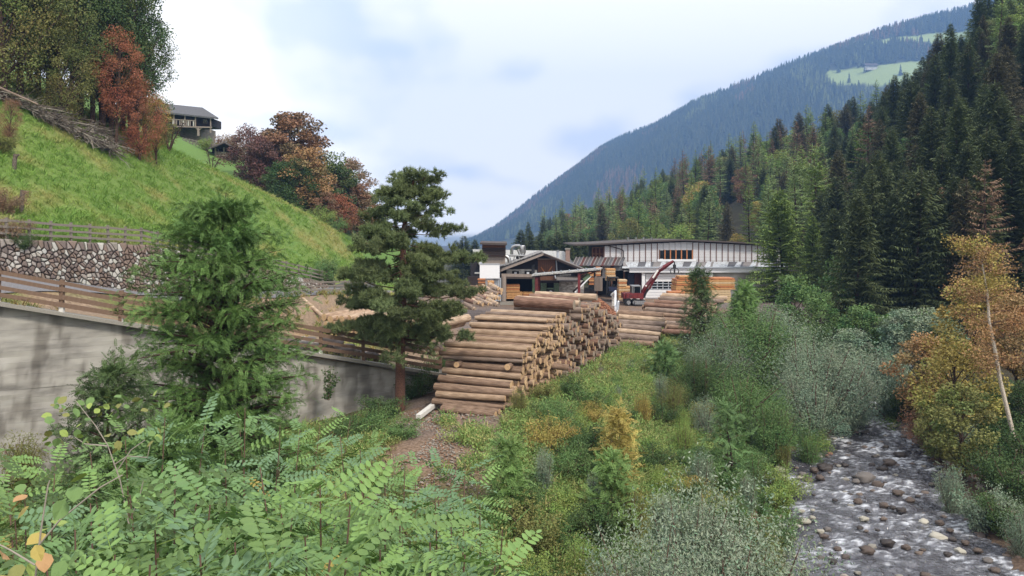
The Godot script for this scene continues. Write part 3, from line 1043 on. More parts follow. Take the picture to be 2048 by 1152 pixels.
func make_logs() -> void:
	make_log_shapes()
	rng.seed = 90
	# front pile: ends towards the river, its length running away from the eye
	var org := Vector3(-0.15, 0, -28.7)
	var u := Vector3(0.359, 0, -0.933)
	var ax := Vector3(-0.933, 0, -0.359)      # from the river ends inwards
	# lower tier
	var lower := heap(0.0, 7.0, func(s): return 0.68 + minf(1.0, s * 0.62), func(s): return 0.14, 0.11, 0.17)
	for q in lower:
		var p: Vector3 = org + u * q[0] + Vector3(0, q[1], 0)
		log_at("peeled_log", p + ax * (3.3 + r2(-0.15, 0.15)), p + ax * r2(-0.12, 0.22), q[2], ["bark_tan", "bark_brown", "bark_pale", "bark_tan"][rng.randi() % 4], "cut_tan" if rng.randf() < 0.7 else "cut_fresh", "tan peeled log in the lower tier of the pile by the bank", "logs of the peeled log pile")
	# bearers between and under
	for k in 2:
		for e in 2:
			var p = org + u * [0.4, 1.2][k] + ax * [0.55, 2.75][e] + Vector3(0, [0.06, 1.62][k], 0)
			log_at("bearer_log", p, p + u * [6.0, 5.2][k], 0.12, "bark_brown", "cut_tan", "bearer log laid crossways under the peeled logs", "bearer logs")
	var upper := heap(1.45, 7.2, func(s): return 2.24 + minf(1.15, (s - 1.45) * 0.24), func(s): return 1.74, 0.09, 0.14)
	for q in upper:
		var p: Vector3 = org + u * q[0] + Vector3(0, q[1], 0)
		log_at("peeled_log", p + ax * (3.5 + r2(-0.12, 0.25)), p + ax * r2(-0.2, 0.12), q[2], ["bark_tan", "bark_brown", "bark_pale", "bark_tan", "bark_grey"][rng.randi() % 5], "cut_tan" if rng.randf() < 0.6 else "cut_fresh", "tan peeled log in the upper tier of the pile by the bank", "logs of the peeled log pile")
	# a few that stick out or lie loose
	log_at("peeled_log", org + u * 5.8 + ax * -0.7 + Vector3(0, 0.9, 0), org + u * 5.2 + ax * 2.0 + Vector3(0, 1.1, 0), 0.14, "bark_brown", "cut_fresh", "thin log poking out of the river side of the peeled pile", "")
	log_at("loose_log", Vector3(U(912, 838, 28.0).x, 0.1, -28.0), Vector3(U(920, 852, 26.4).x, 0.1, -26.4), 0.12, "bark_brown", "cut_tan", "short loose log lying on the gravel before the pile", "")
	for k in 2:
		log_at("bearer_log", org + u * (-0.15 - k * 0.3) + ax * 2.7 + Vector3(0, 0.14, 0), org + u * (-0.2 - k * 0.3) + ax * 0.3 + Vector3(0, 0.12, 0), 0.14, "bark_brown", "cut_tan", "short log lying in the shadow before the lowest peeled log", "short logs under the pile")

	# darker pile behind it
	var org2 := org + u * 7.4
	var back := heap(-0.2, 11.6, func(s): return minf(3.25, 2.75 + s * 0.25) - maxf(0, s - 6.0) * 0.25, func(s): return 0.1, 0.125, 0.205)
	for q in back:
		var p: Vector3 = org2 + u * q[0] + Vector3(0, q[1], 0)
		log_at("weathered_log", p + ax * (3.2 + r2(-0.4, 0.4)), p + ax * r2(-0.35, 0.4), q[2], ["bark_brown", "bark_grey", "bark_red", "bark_grey"][rng.randi() % 4], ["cut_grey", "cut_tan", "cut_grey"][rng.randi() % 3], "dark weathered log in the tall pile behind the peeled logs", "logs of the weathered log pile")
	for k in 5:
		var p := org2 + u * (1.6 + k * 1.15) + Vector3(0, 3.3 + r2(0, 0.2), 0)
		log_at("weathered_log", p + ax * (3.3 + r2(-0.3, 0.5)) + Vector3(0, 0.06, 0), p + ax * r2(-0.1, 0.7), r2(0.22, 0.33), ["bark_red", "bark_pale", "bark_red"][k % 3], "cut_grey", "thick reddish log lying on top of the weathered pile", "thick logs on the weathered pile")
	# left ends of a neighbouring stack that show beside the front pile
	for k in 9:
		var p := org + u * (6.4 + (k % 3) * 0.5) + ax * 3.9 + Vector3(0, 0.9 + (k / 3) * 0.45, 0)
		log_at("weathered_log", p + ax * r2(0.6, 1.0), p - ax * 1.5, 0.2, "bark_red", "cut_grey", "stubby dark log behind the inner end of the peeled pile", "stubby dark logs")

	# stacks across the yard, below the red loader
	var stacks := [
		# left end px, right end px, rows of py, distance
		[1238, 1328, [630, 639, 648, 657, 667, 677, 687], 49.5, "dark brown log in the low stack next to the bank shrubs"],
		[1290, 1376, [614, 622, 631, 640, 649], 58.0, "reddish log in the middle stack below the red loader"],
		[1334, 1408, [650, 658, 666], 52.0, "short log in the small stack beside the willow bush"],
		[1308, 1432, [608, 615, 622, 629, 637], 61.0, "long dark log in the stack in front of the lumber"],
		[1320, 1446, [595, 601], 63.5, "long pale log on top of the stack before the lumber"],
	]
	for k in stacks.size():
		var st: Array = stacks[k]
		for row in st[2].size():
			var d: float = st[3] - row * 0.42
			var y: float = st[2][row]
			var shift = r2(-5, 5) - row * 2.0
			for deep in 3:
				var dd := d + deep * 0.44
				var a := U(st[0] + shift, y - 4, d + 0.4) + Vector3(0, 0, -deep * 0.44)
				var b := U(st[1] + shift + r2(-4, 4), y + 2, d - 0.4) + Vector3(0, 0, -deep * 0.44)
				log_at("stacked_log", a + Vector3(0, -deep * 0.12, 0), b + Vector3(0, -deep * 0.12, 0), r2(0.17, 0.23), ["bark_brown", "bark_grey", "bark_red", "bark_pale"][rng.randi() % 4], ["cut_grey", "cut_tan"][rng.randi() % 2], st[4], ["logs of the low bank stack", "logs of the middle stack", "logs of the small stack", "logs of the long stack", "pale logs on the long stack"][k])

	# pile of pale butts beside the ramp, cut ends towards the eye
	var lp := heap(0.0, 6.6, func(s): return 1.25 - absf(s - 2.6) * 0.13 + 0.15, func(s): return 0.0, 0.14, 0.27)
	var o3 := U(640, 686, 43.5)
	o3.y = ground_embank(o3)
	for q in lp:
		var p = o3 + Vector3(0.985, 0, 0.17) * q[0] + Vector3(0, q[1] + 0.05, 0)
		log_at("pale_log", p + Vector3(2.2 + r2(-0.3, 0.3), 0.2, -3.2), p + Vector3(0, 0, r2(-0.15, 0.15)), q[2] * 1.02, ["bark_pale", "bark_tan"][rng.randi() % 2], "cut_fresh", "pale yellow log with cut end facing the ramp, in the pile below the road bank", "pale logs below the road bank")
	log_at("leaning_pole", U(605, 597, 47.5), U(648, 634, 45.5), 0.13, "bark_pale", "cut_fresh", "single long peeled pole leaning down the dirt bank", "")
	for k in 5:
		var d := 42.0 + k * 0.7
		log_at("pale_log", U(800 + k * 16, 672 - k * 5, d + 1.2), U(846 + k * 15, 662 - k * 4, d), r2(0.16, 0.22), "bark_tan", "cut_fresh", "stray tan log lying at the yard edge behind the pine", "stray logs behind the pine")
	# firewood heap beside the mill
	for k in 34:
		var row := k / 8
		var d := 66.0 - row * 1.6
		var x := 950.0 + (k % 8) * 7.0 - row * 2.0 + r2(-3, 3)
		var p := U(x, 578.0 + row * 9.5 + r2(-2, 2), d)
		log_at("firewood_log", p + Vector3(-0.75, 0.2, -0.5) + rv() * 0.15, p + Vector3(0.2, 0, 0.35), r2(0.14, 0.22), ["bark_grey", "bark_pale", "bark_red"][rng.randi() % 3], ["cut_fresh", "cut_grey"][rng.randi() % 2], "short offcut log in the firewood heap beside the mill tower", "firewood offcuts")

func ground_embank(p: Vector3) -> float:
	# height of the embankment sheet nearest to this place
	var best := 1e9
	var h := 0.0
	for i in 60:
		for j in 40:
			var q := road_at(i * 5.0 / 59.0, j / 39.0)
			var d := Vector2(q.x - p.x, q.z - p.z).length_squared()
			if d < best:
				best = d
				h = q.y
	return maxf(h, ground_at(p.x, -p.z))

# ---------------------------------------------------------------- stacked lumber
func lumber(label: String, x0: float, y0: float, x1: float, y1: float, d: float, deep: float, courses: int, mats: Array, group := "") -> void:
	var a := U(x0, y0, d)
	var b := U(x1, y1, d)
	var o := base("lumber_stack", Vector3((a.x + b.x) / 2, b.y, -d), label, "lumber stack", group)
	var h := (a.y - b.y) / courses
	for k in courses:
		var y := b.y + h * (k + 0.5)
		var wide := absf(b.x - a.x)
		# each course: boards side by side across the depth
		bx(o, "board", Vector3((a.x + b.x) / 2 + r2(-0.04, 0.04), y, -d - deep * 0.25), Vector3(wide, h * 0.82, deep * 0.49), M[mats[k % mats.size()]])
		bx(o, "board", Vector3((a.x + b.x) / 2 + r2(-0.04, 0.04), y, -d - deep * 0.75), Vector3(wide, h * 0.82, deep * 0.49), M[mats[k % mats.size()]])
		if k:
			for s in [-0.38, 0.0, 0.38]:
				bx(o, "sticker", Vector3((a.x + b.x) / 2 + s * wide, y - h * 0.5, -d - deep / 2), Vector3(0.08, h * 0.2, deep * 0.96), M.plank_brown)

# ---------------------------------------------------------------- the mill
func make_mill() -> void:
	rng.seed = 55
	make_hall()
	make_shed()
	make_tower()
	make_back_building()
	make_canopy()
	make_yard_things()
	make_loader()

func make_hall() -> void:
	var d := 88.0
	var h := base("mill_hall", U(1370, 593, d), "long mill hall with pale upright boards and a low curved roof", "building")
	# wall core behind the boards
	var outline := [U(1208, 489, d + 0.15), U(1290, 485, d + 0.15), U(1370, 482, d + 0.15), U(1460, 486, d + 0.15), U(1556, 492, d + 0.15), U(1556, 600, d + 0.15), U(1208, 600, d + 0.15)]
	for p in outline.size():
		outline[p].z = -d - 0.15
	prism(h, "wall", outline, 18.0, M.dark_wall)
	# boards and battens of the upper gable
	var x := 1209.0
	while x < 1554.0:
		var w := 11.8
		var top := 482.5 + absf(x + 6 - 1370) * 0.05 + 1.5
		var win := x > 1317 and x < 1380
		if win:
			face(h, "board", x, top, x + w - 0.8, 500.0, d, 0.1, M.plank_pale)
			face(h, "board", x, 518.5, x + w - 0.8, 524.0, d, 0.1, M.plank_pale)
		else:
			face(h, "board", x, top, x + w - 0.8, 524.0, d, 0.1, M.plank_pale)
		if not (x > 1322 and x < 1380):
			face(h, "batten", x - 1.4, top, x + 0.5, 524.0, d - 0.04, 0.06, M.batten)
		x += w
	# long window
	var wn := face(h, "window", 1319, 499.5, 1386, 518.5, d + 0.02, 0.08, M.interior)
	for k in 7:
		var px := 1319.0 + k * 11.0
		under(wn, face(h, "mullion", px - 1.1, 499.5, px + 1.1, 518.5, d - 0.05, 0.08, M.lumber_orange if k else M.plank_brown))
	for k in 6:
		under(wn, face(h, "pane", 1320.3 + k * 11.0, 500.5, 1328.6 + k * 11.0, 517.5, d - 0.012, 0.02, M.window_glass))
	face(h, "window_sill", 1315, 518.5, 1392, 523.0, d - 0.08, 0.14, M.panel_white)
	# roof: three bent sheets each side
	var edge := [[1150, 488.5], [1208, 486.5], [1290, 481.5], [1370, 478.5], [1460, 482.5], [1560, 488.5]]
	for k in edge.size() - 1:
		var a := U(edge[k][0], edge[k][1], d - 0.8)
		var b := U(edge[k + 1][0], edge[k + 1][1], d - 0.8)
		slab(h, "roof", a, b, b + Vector3(0, 0, -20), a + Vector3(0, 0, -20), 0.18, M.roof_dark)
	for px in [1256, 1272, 1287, 1303]:
		pipe(h, "roof_vent", [U(px, 483, d + 4), U(px, 474.5, d + 4)], 0.14, M.steel)
	# open loft at the left end, under the overhang
	face(h, "loft_wall", 1184, 497, 1207, 517, d + 0.6, 0.3, M.soffit)
	for k in 4:
		face(h, "loft_post", 1184 + k * 7.2, 494, 1186 + k * 7.2, 517, d + 0.3, 0.2, M.plank_brown)
	face(h, "loft_rail", 1184, 507, 1207, 509, d + 0.2, 0.2, M.plank_brown)
	face(h, "loft_rail", 1184, 494, 1207, 496, d + 0.2, 0.2, M.plank_brown)
	pipe(h, "drain_pipe", [U(1208, 487, d - 0.3), U(1216, 491, d - 0.3), U(1244, 499, d - 0.3), U(1247, 502, d - 0.3), U(1247, 520, d - 0.3)], 0.06, M.plank_dark)
	# lean-to in front: ribbed roof with clear sheets, white fascia, doors
	var l := base("mill_porch", U(1400, 598, 82.0), "white lean-to with roller doors and a ribbed pale roof", "building")
	for k in 11:
		var xa := 1248.0 + k * 30.0
		var ta := U(xa, 523.5, 87.6)
		var tb := U(xa + 30.0, 523.5, 87.6)
		var ba := U(xa - 4.0, 535.5, 81.5)
		var bb := U(xa + 26.0, 535.5, 81.5)
		var mt: Material = M.roof_slate if k % 3 == 1 else M.roof_light if k % 3 == 0 else M.roof_grey
		slab(l, "roof_sheet", ba, bb.lerp(ba, 0.012), tb.lerp(ta, 0.012), ta, 0.08, mt)
		# a clear sheet let into each bay, wider at the top
		slab(l, "skylight", ba.lerp(bb, 0.55) + Vector3(0, 0.05, -0.5), ba.lerp(bb, 0.95) + Vector3(0, 0.05, -0.5), ta.lerp(tb, 0.7) + Vector3(0, 0.05, 0.9), ta.lerp(tb, 0.42) + Vector3(0, 0.05, 0.9), 0.06, M.roof_light)
	face(l, "fascia", 1259, 535.5, 1566, 545.0, 81.4, 0.25, M.panel_white)
	face(l, "gutter", 1259, 533.5, 1566, 536.0, 81.1, 0.2, M.panel_grey)
	face(l, "wall", 1286, 545.0, 1566, 600.0, 82.2, 0.3, M.white_wall)
	for px in [1284, 1420, 1548]:
		face(l, "pillar", px, 545, px + 6, 600, 81.7, 0.4, M.panel_white)
	# roller door made of slats with a row of lights
	var dr := face(l, "roller_door", 1291, 547, 1418, 600, 82.1, 0.06, M.panel_white)
	for k in 9:
		if k in [3, 4, 5]: continue
		under(dr, face(l, "door_slat", 1291.5, 547.5 + k * 5.4, 1417.5, 552.2 + k * 5.4, 82.0, 0.08, M.panel_white))
	for r in 3:
		for k in 11:
			under(dr, face(l, "door_pane", 1293.5 + k * 11.2, 562.4 + r * 5.4, 1302.5 + k * 11.2, 566.4 + r * 5.4, 82.02, 0.04, M.window_glass))
		under(dr, face(l, "door_bar", 1291.5, 566.6 + r * 5.4, 1417.5, 568.0 + r * 5.4, 82.0, 0.07, M.panel_grey))
	face(l, "dark_door", 1269, 546, 1285, 585, 83.0, 0.1, M.soffit)
	face(l, "shutter", 1256, 548, 1269, 588, 83.2, 0.1, M.blue_paint)
	face(l, "side_wall", 1248, 540, 1256, 600, 84.0, 0.2, M.dark_wall)
	slab(l, "side_flap", U(1246, 524, 84.0), U(1250, 525, 84.0), U(1262, 541, 81.6), U(1247, 542, 81.6), 0.08, M.roof_grey)
	# corrugated roof that joins hall and shed
	var c := base("linking_roof", U(1200, 590, 84.0), "rusty corrugated roof linking the dark shed and the hall", "roof")
	for k in 14:
		var xa := 1150.0 + k * 7.0
		var t0 := U(xa + 3.0, 514.5, 88.0)
		var t1 := U(xa + 9.8, 514.5, 88.0)
		var b0 := U(xa - 5.0, 531.0, 82.0)
		var b1 := U(xa + 1.8, 531.0, 82.0)
		slab(c, "roof_sheet", b0, b1, t1, t0, 0.06, [M.roof_dark, M.roof_slate, M.soffit][k % 3])
		bar(c, "rib", b0 + Vector3(0, 0.05, 0), t0 + Vector3(0, 0.05, 0), 0.09, 0.1, M.roof_grey)
	face(c, "wall", 1205, 531, 1221, 556, 83.6, 0.2, M.plank_pale)
	face(c, "wall", 1228, 533, 1246, 541, 83.8, 0.2, M.panel_grey)
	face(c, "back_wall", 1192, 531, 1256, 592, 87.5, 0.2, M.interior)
	for px in [1193, 1222, 1247]:
		face(c, "post", px, 531, px + 3, 592, 83.0, 0.2, M.plank_brown)
	for k in 8:
		face(c, "leaning_board", 1188.5 + k * 2.1, 553 + r2(-1, 2), 1190.3 + k * 2.1, 582, 79.0 + r2(0, 0.2), 0.06, M.plank_grey)

func make_shed() -> void:
	var d := 76.0
	var s := base("sawmill_shed", U(1085, 606, d), "dark timber sawmill shed with a broad gable and white band", "building")
	var ap := U(1086, 507, d)
	var le := U(1003, 538.5, d)
	var ri := U(1167, 539.5, d)
	# gable wall of upright dark boards
	var outline := [U(1006, 540, d), ap + Vector3(0, -0.1, 0), U(1164, 540, d), U(1164, 552, d), U(1006, 552, d)]
	prism(s, "gable_wall", outline, 0.2, M.dark_wall)
	for k in 32:
		var px := 1008.0 + k * 4.9
		var top := 509.5 + absf(px + 2.2 - 1086) * 0.385
		if top < 538: face(s, "gable_board", px, top, px + 4.4, 540.0, d - 0.03, 0.03, M.dark_wall)
	# roof: two slopes going back
	var back := Vector3(0, 0, -13)
	var over := Vector3(0, 0.12, 1.3)
	slab(s, "roof", le + over + Vector3(-0.35, -0.1, 0), ap + over, ap + back, le + back + Vector3(-0.35, 0, 0), 0.16, M.roof_grey)
	slab(s, "roof", ap + over, ri + over + Vector3(0.35, -0.1, 0), ri + back + Vector3(0.35, 0, 0), ap + back, 0.16, M.roof_grey)
	# tiles along the left verge
	for k in 26:
		var f := (k + 0.5) / 26.0
		for row in 8:
			var p := (le + Vector3(-0.3, 0.17, 0)).lerp(ap + Vector3(0, 0.26, 0), f) + Vector3(0, 0.02, 1.15 - row * 0.5)
			bx(s, "roof_tile", p, Vector3(0.19, 0.035, 0.46), M.roof_pale if (k * 7 + row * 3) % 5 < 2 else M.roof_grey, Basis(Vector3(0, 0, 1), 0.36 + 0.06))
	bar(s, "verge_board", le + over + Vector3(-0.3, -0.28, 0.02), ap + over + Vector3(0, -0.16, 0.02), 0.06, 0.2, M.plank_grey)
	bar(s, "verge_board", ap + over + Vector3(0, -0.16, 0.02), ri + over + Vector3(0.3, -0.28, 0.02), 0.06, 0.2, M.plank_dark)
	# hay door of brown boards with braces
	for k in 8:
		face(s, "hatch_board", 1076 + k * 4.3, 519, 1079.9 + k * 4.3, 544, d - 0.08, 0.05, M.plank_brown)
	face(s, "hatch_lintel", 1075, 517, 1111, 519.4, d - 0.16, 0.1, M.plank_grey)
	bar(s, "hatch_brace", U(1082, 534, d - 0.16), U(1088, 543, d - 0.16), 0.06, 0.1, M.lumber_orange)
	bar(s, "hatch_brace", U(1104, 533, d - 0.16), U(1097, 543, d - 0.16), 0.06, 0.1, M.lumber_orange)
	face(s, "flue", 1063.5, 530, 1069.5, 548, d - 0.3, 0.3, M.metal_dark)
	# white band with two openings
	face(s, "white_band", 1013, 538.5, 1063, 547.5, d - 0.06, 0.1, M.white_wall)
	face(s, "white_band", 1069.5, 540, 1074, 547, d - 0.06, 0.1, M.white_wall)
	for px in [1024.0, 1049.0]:
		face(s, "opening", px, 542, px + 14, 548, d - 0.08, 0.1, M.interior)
		face(s, "vent_box", px + 4.5, 544, px + 9.5, 548, d - 0.16, 0.12, M.panel_white)
	# open front: beam, posts, dark inside
	bar(s, "beam", U(1003, 550, d - 1.0), U(1078, 552, d - 1.0), 0.25, 0.3, M.plank_grey)
	bar(s, "beam", U(1012, 555, d - 0.8), U(1074, 556, d - 0.8), 0.2, 0.2, M.plank_grey)
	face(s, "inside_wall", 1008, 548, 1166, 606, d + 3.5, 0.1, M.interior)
	face(s, "side_wall", 1003, 540, 1008, 606, d, 4.0, M.dark_wall)
	slab(s, "floor", U(1000, 604, d - 2.2), U(1080, 604, d - 2.2), U(1080, 600, d + 3.4), U(1000, 600, d + 3.4), 0.3, M.concrete_plain)
	pipe(s, "timber_post", [U(1007.5, 603, d - 1.4), U(1007.5, 553, d - 1.2)], 0.26, M.plank_grey, 9)
	# white masonry and a low roof at the right
	face(s, "masonry", 1113, 545, 1142, 551, d - 0.05, 0.2, M.white_wall)
	face(s, "masonry", 1118, 561, 1168, 590, d - 0.9, 0.3, M.white_wall)
	slab(s, "low_roof", U(1113, 561, d - 2.0), U(1160, 561, d - 2.0), U(1158, 552, d), U(1113, 552, d), 0.12, M.roof_grey)
	face(s, "plank_band", 1079, 552, 1111, 561, d - 0.2, 0.15, M.plank_brown)
	pipe(s, "drain_pipe", [U(1112.5, 521, d - 0.2), U(1114, 545, d - 0.2), U(1110, 552, d - 0.4), U(1112, 558, d - 0.6)], 0.07, M.panel_grey)
	# green machine under the roof
	var g := base("sawing_machine", U(1101, 597, d - 2.0), "green sawing machine under the canopy beside the white masonry", "machine")
	face(g, "cabinet", 1082, 564, 1093, 594, d - 2.0, 0.9, M.green_paint)
	face(g, "cabinet", 1108, 564, 1118, 586, d - 2.0, 0.9, M.green_paint)
	face(g, "head", 1082, 561.5, 1119, 566, d - 2.1, 1.0, M.plank_dark)
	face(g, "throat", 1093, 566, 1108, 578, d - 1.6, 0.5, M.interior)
	pipe(g, "flywheel", [U(1101, 586, d - 2.3), U(1101, 586, d - 1.9)], 0.42, M.metal_dark, 20)
	pipe(g, "hub", [U(1101, 585, d - 2.4), U(1101, 585, d - 2.28)], 0.2, M.panel_white, 14)
	face(g, "guard", 1093, 576, 1108, 578.5, d - 2.35, 0.2, M.green_paint)
	for k in 2:
		bar(g, "brace", U(1087 + k * 14, 598, d - 2.6), U(1090 + k * 8, 582, d - 2.4), 0.06, 0.06, M.green_paint)
	rng.seed = 5
	lumber("fresh orange lumber pack on top of another inside the shed", 1012.5, 569.5, 1039, 584, d - 0.4, 1.6, 4, ["lumber", "lumber_orange"])
	lumber("wide fresh lumber pack on the shed floor under a smaller one", 1012.5, 584.8, 1045, 598, d - 0.4, 1.6, 4, ["lumber"])
	lumber("tan lumber pack on the shed floor next to the green curtain", 1046, 585.3, 1067, 598, d - 0.4, 1.6, 4, ["lumber_orange", "lumber"])
	var cu := base("door_curtain", U(1068, 600, d - 0.2), "grey green strip curtain hanging at the shed opening", "curtain")
	for k in 5:
		face(cu, "strip", 1064.5 + k * 1.7, 557, 1066.0 + k * 1.7, 597, d - 0.1 - (k % 2) * 0.06, 0.03, M.green_paint)

func make_tower() -> void:
	var d := 74.0
	var t := base("chip_silo", U(985, 605, d), "square wooden silo tower above a white sheet metal box", "silo")
	slab(t, "roof", U(960, 485, d - 0.5), U(1014, 486.5, d - 0.5), U(1013, 483.0, d + 3.2), U(962, 481.8, d + 3.2), 0.2, M.roof_dark)
	var tones := [M.plank_brown, M.plank_brown, M.plank_dark, M.plank_dark, M.plank_dark]
	for k in 5:
		face(t, "board", 964, 487.0 + k * 4.2, 1011, 490.9 + k * 4.2, d + r2(0, 0.04), 2.6, tones[k])
	slab(t, "skirt_roof", U(962, 508.5, d - 0.4), U(1012, 509.5, d - 0.4), U(1011, 506, d + 2.7), U(964, 506, d + 2.7), 0.12, M.plank_dark)
	face(t, "board", 964, 509.6, 1010, 512.9, d + 0.02, 2.6, M.soffit)
	for k in 5:
		face(t, "board", 964, 513.0 + k * 3.1, 1010, 515.8 + k * 3.1, d + r2(0, 0.04), 2.6, M.plank_grey)
	face(t, "metal_box", 959.5, 528.5, 999, 557, d - 0.7, 3.2, M.panel_white)
	face(t, "box_rim", 959.0, 527.6, 999.6, 528.9, d - 0.75, 3.3, M.panel_grey)
	face(t, "panel", 988, 557.5, 1002, 602, d - 0.3, 2.0, M.panel_grey)
	face(t, "panel", 960, 557.5, 987, 602, d - 0.1, 2.0, M.panel_white)
	for k in 3:
		face(t, "panel_rib", 990 + k * 4.5, 558, 991 + k * 4.5, 602, d - 0.34, 0.06, M.steel)
	# cyclone and its ducts
	var c := base("dust_cyclone", U(1040, 522, 80.0), "silver dust extraction cyclone with bent ducts on the shed roof", "machine")
	var dd := 79.0
	pipe(c, "duct", [U(1023.5, 513, dd), U(1023.5, 499, dd), U(1026, 493.5, dd), U(1031, 491.5, dd), U(1040, 491.5, dd)], 0.17, M.steel, 12)
	var cy := Shape.new()
	var o := U(1043.5, 506, dd) - c.position
	cy.tube([o + Vector3(0, 0.83, 0), o + Vector3(0, 0.75, 0), o + Vector3(0, 0.1, 0), o + Vector3(0, -0.75, 0), o + Vector3(0, -0.9, 0)], [0.3, 0.45, 0.45, 0.16, 0.16], 18, Color.WHITE)
	inst("cyclone_body", cy.mesh(true), M.steel, c)
	pipe(c, "duct", [U(1035, 499, dd - 0.4), U(1038, 505, dd - 0.4), U(1042, 514, dd - 0.4)], 0.12, M.steel, 10)
	pipe(c, "duct", [U(1010, 512, 76.5), U(1014.5, 513.5, 76.5), U(1018, 518, 76.5), U(1019, 525, 76.5)], 0.2, M.steel, 12)
	pipe(c, "duct", [U(1011, 511, 77.5), U(1048, 511, 78.5)], 0.11, M.steel, 10)
	face(c, "fan_housing", 1032, 511.5, 1037, 518, dd, 0.5, M.metal_dark)
	for k in 3:
		bar(c, "stand_leg", U(1029 + k * 8, 512, dd), U(1027 + k * 10, 522, dd), 0.07, 0.07, M.metal_dark)
	rng.seed = 6
	lumber("small reddish lumber stack against the silo box", 956, 557.5, 970, 572, 71.0, 1.0, 5, ["lumber_orange", "plank_brown"])
	lumber("upright framed stack of orange boards beside the silo", 975, 562, 987.5, 584, 70.5, 1.0, 6, ["lumber_orange", "lumber"])

func make_back_building() -> void:
	var b := base("storage_barn", U(1040, 580, 98.0), "long grey roofed barn behind the silo with a black end wall", "building")
	var d := 93.0
	slab(b, "roof", U(958, 527, d), U(1150, 529, d), U(1128, 502, d + 8), U(945, 498.5, d + 8), 0.2, M.roof_pale)
	slab(b, "roof", U(945, 498.5, d + 8), U(1128, 502, d + 8), U(1128, 512, d + 15), U(945, 512, d + 15), 0.2, M.roof_pale)
	prism(b, "end_wall", [U(941, 522, d + 1), U(948, 506, d + 1), U(962, 528, d + 1), U(962, 575, d + 1), U(941, 575, d + 1)].map(func(p): return Vector3(p.x, p.y, -d - 1)), 0.3, M.dark_wall)
	face(b, "wall", 962, 527, 1150, 590, d + 1.2, 0.3, M.dark_wall)
	face(b, "ledge", 949, 545, 962, 547.5, d - 0.3, 0.8, M.roof_pale)
	face(b, "low_wall", 935, 553, 962, 575, d - 1.0, 0.3, M.plank_dark)
	var ch := base("chimney", U(1137, 528, 90.0), "square brick chimney rising above the grey roof", "chimney")
	face(ch, "stack", 1131.5, 499, 1140, 530, 88.0, 0.55, M.brick_chimney)
	face(ch, "cap", 1130.5, 496.5, 1141, 499, 87.9, 0.7, M.concrete_plain)
	var fp := base("flue_pipe", U(1116, 518, 86.0), "thin metal flue pipe beside the brick chimney", "flue")
	pipe(fp, "pipe", [U(1115.5, 520, 86.0), U(1115.5, 502.5, 86.0)], 0.14, M.panel_grey, 12)
	pipe(fp, "cowl", [U(1115.5, 502.5, 86.0), U(1115.5, 500, 86.0)], 0.2, M.steel, 12)

func make_canopy() -> void:
	var c := base("saw_canopy", U(1120, 598, 71.0), "long sloping white canopy roof on red posts before the shed", "canopy")
	var d := 70.5
	slab(c, "roof", U(1063, 549.5, d), U(1201, 537, d), U(1205, 534.5, d + 3.0), U(1068, 546.5, d + 3.0), 0.14, M.roof_pale)
	for k in 8:
		var f := (k + 0.5) / 8.0
		var a := U(1063, 549.5, d).lerp(U(1201, 537, d), f)
		bar(c, "roof_rib", a + Vector3(0, 0.03, 0), a + Vector3(0.1, 0.02, -2.9), 0.05, 0.06, M.panel_grey)
	bar(c, "roof_beam", U(1064, 552.5, d + 0.25), U(1200, 540, d + 0.25), 0.18, 0.2, M.plank_dark)
	bar(c, "roof_beam", U(1066, 552.5, d + 2.6), U(1200, 541, d + 2.6), 0.18, 0.2, M.plank_dark)
	bar(c, "post", U(1073, 599, d + 0.4), U(1073, 552, d + 0.4), 0.3, 0.3, M.red_post)
	bar(c, "post", U(1078, 598, d + 2.4), U(1078, 552, d + 2.4), 0.2, 0.2, M.red_post)
	bar(c, "post", U(1158, 600, d + 0.4), U(1158, 544, d + 0.4), 0.24, 0.24, M.red_paint)
	bar(c, "brace", U(1159, 551, d + 0.4), U(1184, 541.5, d + 0.4), 0.1, 0.12, M.red_post)
	bar(c, "brace", U(1160, 556, d + 1.0), U(1196, 541, d + 1.0), 0.1, 0.12, M.plank_brown)
	# conveyor that climbs to the right
	var k := base("log_conveyor", U(1150, 590, 71.5), "narrow inclined conveyor climbing behind the red canopy post", "conveyor")
	bar(k, "side_rail", U(1146, 584, 71.6), U(1180, 550, 71.6), 0.08, 0.16, M.plank_dark)
	bar(k, "side_rail", U(1150, 585, 71.0), U(1182, 552, 71.0), 0.08, 0.12, M.panel_white)
	bar(k, "belt", U(1147, 584, 71.3), U(1180, 551, 71.3), 0.4, 0.04, M.plank_dark)
	bar(k, "motor", U(1167, 560, 71.2), U(1179, 550, 71.2), 0.5, 0.3, M.green_paint)

